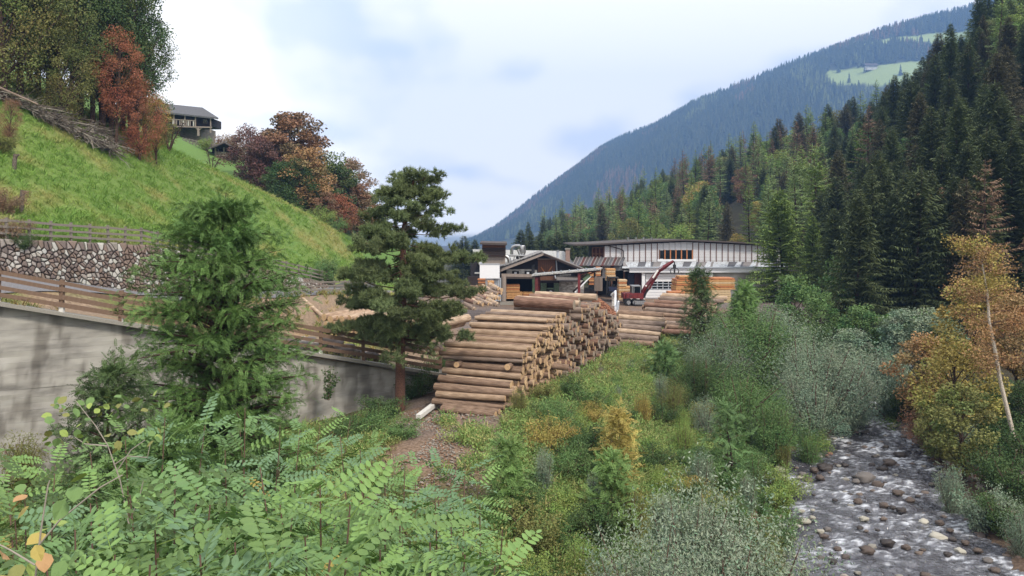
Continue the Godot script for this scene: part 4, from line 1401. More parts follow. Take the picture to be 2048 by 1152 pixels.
func make_yard_things() -> void:
	rng.seed = 61
	lumber("tall lumber stack of orange boards over pale boards before the roller door", 1352, 572, 1404, 603, 68.0, 2.2, 8, ["lumber_pale", "lumber_pale", "lumber_pale", "lumber_pale", "lumber", "lumber_orange", "lumber", "lumber"])
	lumber("short orange lumber pack topping the stack before the roller door", 1358, 552, 1392, 558, 68.0, 1.6, 2, ["lumber_orange", "lumber"])
	lumber("orange lumber pack with grey end boards before the roller door", 1353, 558.5, 1403, 571.5, 68.0, 2.2, 3, ["lumber_orange", "lumber"])
	lumber("wide lumber stack of white boards half hidden by the locust sapling", 1411, 580, 1462, 606, 66.0, 2.2, 6, ["lumber_pale"])
	lumber("orange lumber pack on white boards next to the locust sapling", 1411, 556, 1470, 579.5, 66.0, 2.2, 6, ["lumber", "lumber_orange", "lumber", "lumber_pale"])
	lumber("loose orange boards lying on the long logs", 1338, 583, 1370, 590, 64.0, 1.2, 2, ["lumber_orange"])
	lumber("pale lumber stack beside the red loader cab", 1238, 573, 1262, 600, 76.0, 1.5, 6, ["lumber_pale", "lumber"])
	lumber("narrow lumber pack standing on the stack beside the loader", 1238, 559, 1254, 572.5, 76.0, 1.2, 3, ["lumber_pale", "lumber_orange"])
	lumber("board crate standing high under the linking roof", 1213, 537, 1231, 562, 80.0, 1.2, 6, ["lumber_pale", "lumber"])
	lumber("board pile stored under the canopy end", 1178, 545, 1188, 570, 76.0, 1.2, 7, ["lumber_orange", "plank_brown", "lumber"])
	lumber("board pile with ragged ends beside the leaning grey boards", 1193, 534, 1202, 552, 77.0, 1.2, 5, ["lumber_orange", "lumber_pale"])
	# forklift in the shade of the linking roof
	var f := base("forklift", U(1226, 592, 78.5), "dark blue forklift parked in the shade under the linking roof", "forklift")
	face(f, "body", 1218, 575, 1240, 588, 78.5, 1.6, M.blue_paint)
	face(f, "counterweight", 1236, 572, 1245, 588, 78.6, 1.4, M.metal_dark)
	for k in 4:
		pipe(f, "wheel", [U(1221 + (k % 2) * 18, 588, 78.3 + (k / 2) * 1.4), U(1221 + (k % 2) * 18, 588, 78.55 + (k / 2) * 1.4)], 0.32, M.rubber, 16)
	for px in [1218.0, 1234.0]:
		bar(f, "roof_pillar", U(px, 575, 78.7), U(px + 2, 556, 78.7), 0.08, 0.08, M.metal_dark)
		bar(f, "roof_pillar", U(px, 575, 79.7), U(px + 2, 556, 79.7), 0.08, 0.08, M.metal_dark)
	face(f, "roof", 1217, 554.5, 1238, 556.5, 78.6, 1.3, M.metal_dark)
	bar(f, "mast", U(1213, 590, 78.8), U(1215, 552, 78.8), 0.12, 0.1, M.metal_dark)
	bar(f, "mast", U(1213, 590, 79.5), U(1215, 552, 79.5), 0.12, 0.1, M.metal_dark)
	for k in 2:
		bar(f, "fork", U(1204, 590, 78.8 + k * 0.6), U(1213, 590, 78.8 + k * 0.6), 0.1, 0.05, M.metal_dark)
	face(f, "seat", 1224, 569, 1230, 575, 78.9, 0.5, M.rubber)
	# bay with a bark heap
	var p := base("bay_wall", U(1232, 620, 62.0), "curved white edged concrete bay wall beside the bark heap", "wall")
	face(p, "panel", 1224, 586, 1230, 612, 66.0, 0.2, M.white_wall)
	bar(p, "rim", U(1231, 618, 60.0), U(1231, 584, 66.0), 0.14, 0.3, M.panel_white)
	bar(p, "rim", U(1231, 584, 66.0), U(1223, 590, 67.0), 0.14, 0.2, M.panel_white)
	face(p, "panel", 1232, 604, 1238, 632, 60.0, 0.25, M.panel_grey)
	bar(p, "rim", U(1236, 632, 59.8), U(1237, 602, 60.5), 0.12, 0.14, M.panel_white)
	var chips := []
	var tints := []
	var m := Shape.new()
	m.box(Transform3D(), Vector3(0.22, 0.03, 0.09), Color.WHITE)
	for k in 5200:
		var q := Vector2(r2(-1, 1), r2(-1, 1))
		if q.length() > 1: continue
		var along_ := rng.randf()
		var c := U(1196, 590, 66.0).lerp(U(1226, 640, 57.0), along_)
		var top := maxf(0.0, 1.0 - q.length()) * lerpf(1.5, 1.0, along_)
		chips.append(Transform3D(Basis.from_euler(rv() * 3.0), Vector3(c.x + q.x * 1.05, top * 0.6 + 0.1 + r2(0, 0.12) + lerpf(0.35, 0.1, along_), c.z + q.y * 2.0)))
		tints.append(lin(146, 96, 74).lerp(lin(176, 128, 98), rng.randf()) * r2(0.6, 1.1))
	mat("bark_chip", Color(1, 1, 1), 0.95)
	tag(multi("bark_heap", m.mesh(), chips, self, M.bark_chip, tints), "reddish heap of loose bark between log pile and bay wall", "bark heap", "", "stuff")
	var hs := Shape.new()
	for j in 24:
		for i in 20:
			var al := j / 23.0
			var x := i / 19.0 * 2 - 1
			var c := U(1196, 590, 66.0).lerp(U(1226, 640, 57.0), al)
			hs.point(Vector3(c.x + x * 1.1, maxf(0.0, 1.0 - absf(x)) * lerpf(0.85, 0.55, al) * smoothstep(0, 0.15, al) * (1.0 - smoothstep(0.85, 1, al)) + lerpf(0.35, 0.05, al) - (1.2 if absf(x) > 0.98 else 0.0), c.z), lin(130, 86, 66) * r2(0.8, 1.1))
	for j in 23:
		for i in 19:
			var a := j * 20 + i
			hs.idx.append_array(PackedInt32Array([a, a + 1, a + 21, a, a + 21, a + 20]))
	tag(inst("bark_mound", hs.mesh(), M.bark_chip), "solid mound under the loose reddish bark", "bark heap", "", "stuff")

# red log loader on wheels with raised boom and grapple
func make_loader() -> void:
	var d := 73.0
	var l := base("log_loader", U(1268, 612, d), "red wheeled log loader with raised boom and hanging grapple", "loader")
	face(l, "chassis", 1252, 600.5, 1290, 606, d + 0.2, 2.2, M.metal_dark)
	for k in 4:
		var px := 1257.0 + (k % 2) * 12.0
		var dd := d + (k / 2) * 1.9
		var w := pipe(l, "wheel", [U(px, 605, dd) + Vector3(0, 0, 0.1), U(px, 605, dd) + Vector3(0, 0, -0.25)], 0.42, M.rubber, 20)
		under(w, pipe(l, "rim", [U(px, 605, dd) + Vector3(0, 0, 0.13), U(px, 605, dd) + Vector3(0, 0, 0.1)], 0.2, M.grey_paint, 14))
	face(l, "stabiliser", 1270, 602, 1291, 610, d - 0.35, 0.2, M.grey_paint)
	face(l, "stabiliser_foot", 1271, 609, 1290, 611.5, d - 0.5, 0.4, M.metal_dark)
	pipe(l, "slewing_ring", [U(1270, 601.5, d + 1.2), U(1270, 598.5, d + 1.2)], 0.8, M.metal_dark, 20)
	face(l, "engine_hood", 1253, 586.5, 1287, 598.5, d + 0.1, 2.1, M.red_paint)
	face(l, "counterweight", 1247.5, 587, 1253, 597.5, d + 0.3, 1.8, M.red_paint)
	for k in 3:
		face(l, "hood_seam", 1258.5 + k * 8, 587.5, 1259.0 + k * 8, 597, d + 0.08, 0.03, M.red_post)
	face(l, "grille", 1259, 589, 1265, 594, d + 0.07, 0.05, M.red_post)
	var cab := face(l, "cab", 1264, 572.5, 1281.5, 586.5, d + 0.4, 1.3, M.plank_dark)
	under(cab, face(l, "cab_window", 1268.5, 574.5, 1280, 585, d + 0.36, 0.05, M.window_glass))
	for px in [1264.0, 1267.2, 1280.6]:
		under(cab, face(l, "cab_pillar", px, 573, px + 1.3, 586.5, d + 0.33, 0.08, M.grey_paint))
	under(cab, face(l, "cab_roof", 1263.5, 571.5, 1282, 573.2, d + 0.32, 1.45, M.grey_paint))
	# boom, stick, rams
	var a := U(1282, 592, d + 0.6)
	var b := U(1318, 541, d - 0.2)
	var c := U(1347, 522, d - 0.6)
	var bs := Shape.new()
	var o := l.position
	bs.tube([a - o, a.lerp(b, 0.35) - o, a.lerp(b, 0.7) - o, b - o], [0.26, 0.34, 0.27, 0.2], 4, Color.WHITE)
	inst("boom", bs.mesh(), M.red_paint, l)
	bs = Shape.new()
	bs.tube([b + Vector3(-0.15, -0.1, 0) - o, b.lerp(c, 0.3) - o, c - o], [0.2, 0.22, 0.12], 4, Color.WHITE)
	inst("stick", bs.mesh(), M.red_paint, l)
	pipe(l, "ram", [U(1287, 596, d + 0.4), U(1296, 577, d + 0.1)], 0.1, M.metal_dark)
	pipe(l, "ram_rod", [U(1296, 577, d + 0.1), U(1303, 564, d)], 0.05, M.steel)
	pipe(l, "ram", [U(1306, 556, d - 0.6), U(1316, 540, d - 0.6)], 0.1, M.white_paint)
	pipe(l, "ram_rod", [U(1316, 540, d - 0.6), U(1325, 533, d - 0.6)], 0.05, M.steel)
	face(l, "boom_bracket", 1310, 552, 1315, 556, d - 0.3, 0.3, M.red_post)
	face(l, "lamp", 1291.0, 570.0, 1293.5, 573.0, d - 0.1, 0.1, M.white_paint)
	# white lettering along the hood, too small to read in the photograph
	for k in 9:
		face(l, "hood_mark", 1260.0 + k * 2.2, 597.2, 1261.6 + k * 2.2, 598.6, d + 0.06, 0.03, M.white_paint)
	# grapple
	var g := U(1349, 525, d - 0.6)
	pipe(l, "grapple_link", [c, g, U(1349, 530, d - 0.6)], 0.06, M.metal_dark)
	pipe(l, "rotator", [U(1349, 529, d - 0.6), U(1349, 537, d - 0.6)], 0.16, M.metal_dark, 12)
	for k in 4:
		var an := TAU * k / 4 + 0.3
		var q := U(1349, 537, d - 0.6)
		var r := Vector3(cos(an), 0, sin(an))
		pipe(l, "claw", [q, q + r * 0.28 + Vector3(0, 0.0, 0), q + r * 0.42 + Vector3(0, -0.22, 0), q + r * 0.32 + Vector3(0, -0.5, 0)], 0.045, M.metal_dark, 6)

# ---------------------------------------------------------------- farm on the hill
func make_farm() -> void:
	var d := 118.0
	var f := base("farmhouse", U(385, 278, d), "dark timber farmhouse with grey roof and balcony on the hill", "house")
	# seen from below: ridge falls to the right with the slope's perspective
	var y0 := U(380, 252, d).y
	prism(f, "wall", [U(300, 222, d), U(423, 236, d), U(423, 252, d), U(300, 252, d)], 4.0, M.dark_wall)
	for k in 26:
		face(f, "wall_board", 300 + k * 4.73, 223.5 + k * 0.54, 304.4 + k * 4.73, 251, d - 0.04, 0.04, M.plank_dark if k % 3 else M.dark_wall)
	face(f, "ground_floor", 300, 252, 402, 284, d + 2.5, 6.0, M.plank_grey)
	slab(f, "roof", U(290, 219.5, d - 1.6), U(437, 235.5, d - 1.6), U(405, 215, d + 4.5), U(290, 203, d + 4.5), 0.25, M.roof_slate)
	slab(f, "roof", U(437, 235.5, d - 1.6), U(434, 236, d + 11), U(404, 216, d + 6.5), U(405, 215, d + 4.5), 0.25, M.roof_slate)
	slab(f, "balcony_floor", U(300, 251, d - 1.4), U(424, 254, d - 1.4), U(424, 253, d), U(300, 250, d), 0.15, M.plank_grey)
	for k in 14:
		var px := 345.0 + k * 3.4
		if k % 4 != 3: face(f, "baluster", px, 238 + k * 0.25, px + 2.0, 249.5 + k * 0.25, d - 1.3, 0.06, M.plank_grey if k % 3 else M.white_wall)
	bar(f, "handrail", U(335, 238, d - 1.3), U(392, 241.5, d - 1.3), 0.1, 0.12, M.plank_grey)
	for px in [348.0, 370.0, 391.0, 421.5]:
		bar(f, "post", U(px, 253, d - 1.2), U(px, 226 + (px - 348) * 0.1, d - 1.2), 0.16, 0.16, M.plank_grey)
	bar(f, "pillar", U(397, 272, d - 1.2), U(397, 253, d - 1.2), 0.3, 0.3, M.plank_grey)
	bar(f, "pillar_brace", U(397, 261, d - 1.2), U(390, 254, d - 1.2), 0.16, 0.16, M.plank_grey)
	bar(f, "pillar_brace", U(397, 261, d - 1.2), U(405, 254.5, d - 1.2), 0.16, 0.16, M.plank_grey)
	bar(f, "pillar", U(421.5, 266, d - 1.2), U(421.5, 254, d - 1.2), 0.2, 0.2, M.plank_grey)
	var w := face(f, "window", 406.5, 239, 414.5, 246.5, d - 0.08, 0.06, M.plank_grey)
	for k in 2:
		under(w, face(f, "pane", 407.3 + k * 3.7, 241, 410.4 + k * 3.7, 246, d - 0.1, 0.04, M.window_glass))
	face(f, "window", 384, 231, 390, 236, d - 0.08, 0.06, M.window_glass)
	var s := base("garden_shed", U(453, 312, 108.0), "small open timber shed with gabled roof on the meadow", "shed")
	var dd := 108.0
	slab(s, "roof", U(416, 297, dd - 1.2), U(448.5, 284.5, dd - 1.2), U(449.5, 283, dd + 3), U(418, 295, dd + 3), 0.15, M.roof_dark)
	slab(s, "roof", U(448.5, 284.5, dd - 1.2), U(478, 300.5, dd - 1.2), U(478, 299, dd + 3), U(449.5, 283, dd + 3), 0.15, M.roof_dark)
	prism(s, "gable", [U(424, 297, dd), U(448.5, 286.5, dd), U(472, 299, dd)], 0.2, M.plank_dark)
	for px in [431.0, 448.0, 466.0]:
		bar(s, "post", U(px, 315, dd), U(px, 295, dd), 0.18, 0.18, M.plank_grey)
	face(s, "back_wall", 424, 297, 470, 316, dd + 2.8, 0.15, M.plank_dark)
	for k in 3:
		bar(s, "rail", U(430, 304 + k * 3.2, dd - 0.1), U(467, 306.5 + k * 3.2, dd - 0.1), 0.06, 0.14, M.plank_grey)
	# terrace fence below the farmhouse
	var pts := []
	for k in 12:
		pts.append(U(366 + k * 6.4, 278 + k * 1.3, 112.0 - k * 0.2) - Vector3(0, 0.7, 0))
	fence("terrace_fence", "low grey terrace fence on the bank below the farmhouse", pts, 0.9, [0.3, 0.55, 0.8], 0.12, 0.1, M.fence_grey, false)
	# farm on the far mountain meadow
	var g := base("mountain_farm", mountain_at(13.3, 0.37), "tiny dark roofed farm on the far mountain meadow", "house")
	var q := g.position
	bx(g, "wall", q + Vector3(0, 4, 0), Vector3(22, 9, 12), M.white_wall)
	slab(g, "roof", q + Vector3(-13, 8, 8), q + Vector3(13, 8, 8), q + Vector3(13, 14, 0), q + Vector3(-13, 14, 0), 0.8, M.roof_dark)
	slab(g, "roof", q + Vector3(-13, 14, 0), q + Vector3(13, 14, 0), q + Vector3(13, 8, -8), q + Vector3(-13, 8, -8), 0.8, M.roof_dark)

# ---------------------------------------------------------------- trees
# a copy of a tree or shrub with its trunk and crown
func plant(proto: Node3D, called: String, at: Vector3, size: float, label: String, category: String, group: String, leaf := "", wide := 1.0) -> Node3D:
	var o: Node3D = proto.duplicate()
	o.name = numbered(called)
	o.transform = Transform3D(Basis(Vector3.UP, r2(0, TAU)).scaled(Vector3(size * wide, size, size * wide)), at)
	for c in o.get_children():
		if leaf and str(c.name).begins_with("crown"):
			c.material_override = M[leaf]
	tag(o, label, category, group)
	add_child(o)
	return o

func proto(trunk: Mesh, bark: String, crown: Mesh, leaf: String) -> Node3D:
	var o := Node3D.new()
	var t := MeshInstance3D.new()
	t.name = "trunk"
	t.mesh = trunk
	t.material_override = M[bark]
	o.add_child(t)
	if crown:
		var c := MeshInstance3D.new()
		c.name = "crown"
		c.mesh = crown
		c.material_override = M[leaf]
		o.add_child(c)
	return o

func straight_trunk(h: float, r: float, sides := 8) -> Mesh:
	var s := Shape.new()
	var path := []
	var radii := []
	for k in 8:
		var f := k / 7.0
		path.append(Vector3(sin(f * 5.0) * 0.012 * h, f * h, cos(f * 4.0) * 0.012 * h))
		radii.append(maxf(r * (1.0 - f * 0.95), 0.015))
	s.tube(path, radii, sides, Color.WHITE, false)
	return s.mesh(true)

# drooping boughs in whorls, each hung with sprays of needles
func conifer(seed_: int, h: float, rad: float, start: float, whorl: float, boughs: int, droop: float, spray: float, thin: float) -> Node3D:
	rng.seed = seed_
	var s := Shape.new()
	var y := start * h
	while y < h * 0.985:
		var f := (y - start * h) / (h * (1.0 - start))
		var r := rad * pow(1.0 - f, 0.8) * r2(0.78, 1.12) + 0.12
		var n := boughs if f < 0.75 else boughs - 2
		var twist := r2(0, TAU)
		for b in n:
			if rng.randf() < thin: continue
			var a := twist + TAU * b / n + r2(-0.35, 0.35)
			var out := Vector3(cos(a), 0, sin(a))
			var side := Vector3(-out.z, 0, out.x)
			var len_ := r * r2(0.7, 1.12)
			var pitch := lerpf(-droop, 0.55, f * f)
			var segs := int(3 + len_ * 2.4)
			var tone := jit(0.28)
			for k in range(1, segs + 1):
				var t := float(k) / segs
				var p := out * (len_ * t) + Vector3(0, y + r2(-0.05, 0.05) + len_ * (pitch * t + 0.16 * t * t), 0)
				var l := spray * (0.55 + 0.5 * (1.0 - t)) * r2(0.8, 1.2) * (0.22 + 0.78 * minf(1.0, len_ / 1.3))
				for g in [-1.0, 1.0]:
					var dir = (side * g * r2(0.5, 1.0) + out * r2(0.35, 0.8) + Vector3(0, r2(-0.75, 0.05), 0)).normalized()
					var wide := out * l * r2(0.10, 0.2) + Vector3(0, r2(-0.04, 0.04), 0)
					s.tri(p - wide, p + wide, p + dir * l, tone)
					var dir2 = (dir + Vector3(0, -0.5, 0) + rv() * 0.35).normalized()
					s.tri(p - side * g * 0.05, p + wide * 0.9, p + dir2 * l * 0.85, tone * r2(0.85, 1.15))
				if k == segs:
					s.tri(p - side * 0.1 * l, p + side * 0.1 * l, p + (out + Vector3(0, 0.15, 0)) * l * 0.7, tone)
		y += whorl * r2(0.8, 1.2) * (1.0 - 0.35 * f)
	s.tri(Vector3(-0.08, h * 0.97, 0), Vector3(0.08, h * 0.97, 0), Vector3(0, h * 1.02, 0), Color.WHITE)
	return proto(straight_trunk(h, h * 0.012), "trunk", s.mesh(), "needle_dark")

func limb(s: Shape, a: Vector3, b: Vector3, r0: float, r1: float, sag: float, sides := 5) -> void:
	var m := a.lerp(b, 0.5) + Vector3(r2(-0.5, 0.5), sag, r2(-0.5, 0.5)) * a.distance_to(b) * 0.12
	s.tube([a, m, b], [r0, (r0 + r1) / 2, r1], sides, Color.WHITE, false)

# leaves spread round a set of clump centres
func leaf_cloud(s: Shape, centre: Vector3, rad: Vector3, n: int, size: float, slim: float, flat_: float, spread := 0.3) -> void:
	var tone := jit(spread)
	tone.r *= r2(0.8, 1.15)
	tone.g *= r2(0.92, 1.12)
	for k in n:
		var d := rv().normalized()
		var p := centre + d * rad * pow(rng.randf(), 0.45)
		var along_ := (rv() + Vector3(0, -0.25, 0) + d * 0.5).normalized()
		along_.y *= flat_
		var side := along_.cross(rv()).normalized()
		var l := size * r2(0.65, 1.3)
		var c := tone * r2(0.78, 1.22)
		c.r *= r2(0.92, 1.1)
		s.leaf(p, along_ * l, side * l * slim, along_.cross(side) * l * 0.1, c)

# a broadleaf tree of height 1 scaled up: trunk, limbs, clumps of leaves
func broadleaf(seed_: int, h: float, wide: float, low: float, clumps: int, leaves: int, leaf: float, bark := "trunk", slim := 0.36) -> Node3D:
	rng.seed = seed_
	var t := Shape.new()
	var c := Shape.new()
	var lean := Vector3(r2(-0.06, 0.06), 0, r2(-0.06, 0.06)) * h
	t.tube([Vector3(0, -0.3, 0), Vector3(0, h * 0.3, 0) + lean * 0.3, Vector3(0, h * 0.65, 0) + lean, Vector3(0, h * 0.92, 0) + lean * 1.2], [h * 0.02, h * 0.016, h * 0.009, h * 0.003], 7, Color.WHITE, false)
	for k in clumps:
		var f := (k + rng.randf()) / clumps
		var y := lerpf(low, 0.97, f) * h
		var prof := sin(clampf((y / h - low) / (1.0 - low), 0.04, 1.0) * PI * 0.86 + 0.28)
		var a := k * 2.4 + r2(-0.5, 0.5)
		var rr := wide * prof * r2(0.35, 1.0)
		var p := Vector3(cos(a) * rr, y, sin(a) * rr) + lean * f
		limb(t, Vector3(0, maxf(y - rr * 0.8 - 0.1 * h, 0.12 * h), 0) + lean * f * 0.8, p, h * 0.006, h * 0.0015, 0.3)
		var q := wide * r2(0.24, 0.44)
		leaf_cloud(c, p, Vector3(q, q * r2(0.55, 0.85), q), int(leaves / clumps), leaf, slim, 0.8)
	return proto(t.mesh(true), bark, c.mesh(), "leaf_green")

# many-stemmed bush
func bush(seed_: int, h: float, wide: float, stems: int, leaves: int, leaf: float, slim: float, upright := 0.0) -> Node3D:
	rng.seed = seed_
	var t := Shape.new()
	var c := Shape.new()
	for k in stems:
		var a := TAU * k / stems + r2(-0.4, 0.4)
		var rr := wide * r2(0.2, 1.0) * (1.0 - upright * 0.5)
		var top := Vector3(cos(a) * rr, h * r2(0.55, 1.0) * (1.0 - 0.25 * rr / wide), sin(a) * rr)
		limb(t, Vector3(cos(a), 0, sin(a)) * 0.08 * wide, top, 0.02 * h, 0.004, 0.6, 4)
		for j in 5:
			var f := (j + 1.4) / 6.0
			var p := Vector3(cos(a) * rr * f * 0.98, top.y * f, sin(a) * rr * f * 0.98) + rv() * 0.14 * wide
			var q := wide * r2(0.16, 0.34) * (0.7 + 0.5 * f)
			leaf_cloud(c, p, Vector3(q, q * lerpf(0.8, 1.6, upright), q), int(leaves / stems / 5), leaf, slim, 1.0, 0.26)
	return proto(t.mesh(true), "twig", c.mesh(), "leaf_green")

# a compound leaf of the locust: a stalk with pairs of oval leaflets, along +z, drooping
func frond(pairs: int, len_: float, leaflet: float, detail: bool, seed_: int) -> Mesh:
	rng.seed = seed_
	var s := Shape.new()
	var stalk := Color(0.85, 0.8, 0.55)
	var path := []
	var radii := []
	for k in 7:
		var f := k / 6.0
		path.append(Vector3(sin(f * 2.0) * 0.02 * len_, -0.22 * len_ * f * f + 0.06 * len_ * f, len_ * f))
		radii.append(len_ * 0.006 * (1.2 - f))
	s.tube(path, radii, 3, stalk, false)
	for k in pairs * 2 + 1:
		var f := minf(1.0, (0.16 + 0.84 * (int(k / 2.0) + 0.5) / pairs))
		var g := -1.0 if k % 2 else 1.0
		var p := Vector3(sin(f * 2.0) * 0.02 * len_, -0.22 * len_ * f * f + 0.06 * len_ * f, len_ * f)
		var along_ := Vector3(g, r2(-0.35, 0.1), r2(0.15, 0.45)).normalized()
		if k == pairs * 2:
			along_ = Vector3(r2(-0.2, 0.2), -0.3, 1).normalized()
		var l := leaflet * r2(0.85, 1.12) * (1.0 - 0.35 * absf(f - 0.5))
		var up := Vector3(r2(-0.3, 0.3), 1, r2(-0.3, 0.3)).normalized()
		var side := along_.cross(up).normalized() * l * 0.27
		var c := jit(0.13)
		if detail:
			# six-sided oval, folded along the midrib
			var k0 := s.v.size()
			var dip := up * l * 0.05
			for q in [p, p + along_ * l * 0.5 - dip, p + along_ * l]: s.point(q, c)
			for sg in [-1.0, 1.0]:
				for e in [[0.22, 0.8], [0.55, 1.0], [0.85, 0.62]]:
					s.point(p + along_ * l * e[0] + side * sg * e[1] + up * l * 0.02, c)
			for sg in 2:
				var q := k0 + 3 + sg * 3
				s.idx.append_array(PackedInt32Array([k0, q, k0 + 1, q, q + 1, k0 + 1, q + 1, q + 2, k0 + 1, q + 2, k0 + 2, k0 + 1]))
		else:
			s.leaf(p, along_ * l, side, -up * l * 0.06, c)
	return s.mesh()

func facing(p: Vector3, dir: Vector3, size: float) -> Transform3D:
	var z := dir.normalized()
	var x := Vector3.UP.cross(z)
	x = (Vector3.RIGHT if x.length() < 0.05 else x.normalized())
	var y := z.cross(x)
	var roll := r2(-0.9, 0.9)
	var x2 := x * cos(roll) + y * sin(roll)
	return Transform3D(Basis(x2, z.cross(x2), z) * size, p)

# tree whose boughs carry locust fronds: crown as one instanced mass
func locust_tree(called: String, at: Vector3, h: float, wide: float, boughs: int, per: int, leaf: String, label: String, seed_: int, size: float, low := 0.12, domed := false) -> void:
	rng.seed = seed_
	var o := base(called, at, label, "tree", "")
	var t := Shape.new()
	t.tube([Vector3(0, -0.4, 0), Vector3(0.05 * h, h * 0.35, 0), Vector3(-0.01 * h, h * 0.7, 0.02 * h), Vector3(0.01 * h, h * 0.98, 0)], [h * 0.016, h * 0.012, h * 0.006, h * 0.001], 8, Color.WHITE, false)
	var places := []
	var tints := []
	for b in boughs:
		var f := (b + rng.randf()) / boughs
		var y := lerpf(low, 0.95, f) * h
		if domed: y = lerpf(y, (floorf(f * 11.0) + 0.5) / 11.0 * (0.97 - low) * h + low * h, 0.72)
		var prof := pow(clampf((1.02 - y / h) / 0.32, 0.05, 1.0), 0.75) * r2(0.85, 1.12) if domed else pow(1.0 - (y / h - low) / (1.0 - low), 0.62) * (0.55 + 0.45 * smoothstep(low, 0.3, y / h)) + 0.1
		var a := b * 2.399 + r2(-0.4, 0.4)
		var rr := wide * prof * r2(0.6, 1.08)
		var out := Vector3(cos(a), 0, sin(a))
		var root := Vector3(0, y - rr * 0.25, 0)
		var tip := out * rr + Vector3(0, y + rr * r2(-0.12, 0.22), 0)
		limb(t, root, tip, 0.012 * h * (1.1 - f), 0.006, 0.8, 5)
		var tone := jit(0.22)
		for k in per:
			var g := pow(rng.randf(), 0.7)
			var p := root.lerp(tip, g) + Vector3(0, sin(g * PI) * rr * 0.1, 0) + rv() * Vector3(0.32, 0.16, 0.32) * (0.4 + rr * 0.3)
			var dir := (out * r2(0.2, 1.0) + rv() * 0.8 + Vector3(0, r2(-0.3, 0.35), 0))
			places.append(facing(p, dir, size * r2(0.75, 1.25)))
			tints.append(tone * r2(0.85, 1.15))
	for k in int(per * 1.4):
		places.append(facing(Vector3(0, h * r2(0.86, 1.0), 0) + rv() * 0.2, rv() + Vector3(0, 0.4, 0), size * 0.8))
		tints.append(jit(0.15))
	inst("trunk", t.mesh(true), M.trunk, o)
	tag(multi("crown", far_frond, places, o, M[leaf], tints), "", "", "", "stuff")

var far_frond: Mesh
var near_fronds := []
var spruces := []
var larches := []
var leafy := []
var shrubs := []
var slender := []
var tall := []
var willows := []

func make_prototypes() -> void:
	far_frond = frond(7, 0.42, 0.085, false, 2)
	for k in 4:
		near_fronds.append(frond(7 + k % 3, 0.25 + 0.02 * k, 0.043, true, 20 + k))
	for k in 3:
		spruces.append(conifer(100 + k, 24.0, [5.0, 4.4, 5.6][k], 0.06, 0.62, 8, [0.32, 0.42, 0.25][k], 1.25, 0.1))
	for k in 2:
		larches.append(conifer(200 + k, 24.0, [4.0, 3.6][k], [0.34, 0.2][k], 0.85, 6, 0.12, 0.95, 0.3))
	for k in 4:
		leafy.append(broadleaf(300 + k, 10.0, [3.2, 2.6, 3.8, 3.0][k], [0.22, 0.3, 0.15, 0.25][k], [26, 22, 30, 24][k], 6500, 0.26))
	for k in 4:
		tall.append(broadleaf(340 + k, 10.0, [3.0, 2.5, 3.4, 2.7][k], [0.2, 0.3, 0.12, 0.26][k], [44, 38, 46, 40][k], [15000, 11000, 16000, 9000][k], 0.125))
	for k in 3:
		shrubs.append(bush(400 + k, 2.0, [1.25, 1.5, 1.1][k], 11, 7000, 0.075, 0.3))
	for k in 2:
		willows.append(bush(440 + k, 4.4, [2.1, 2.5][k], 26, 36000, 0.08, 0.2, 0.45))
	for k in 3:
		slender.append(bush(420 + k, 2.4, [1.1, 1.3, 0.9][k], 15, 9500, 0.075, 0.15, 0.7))

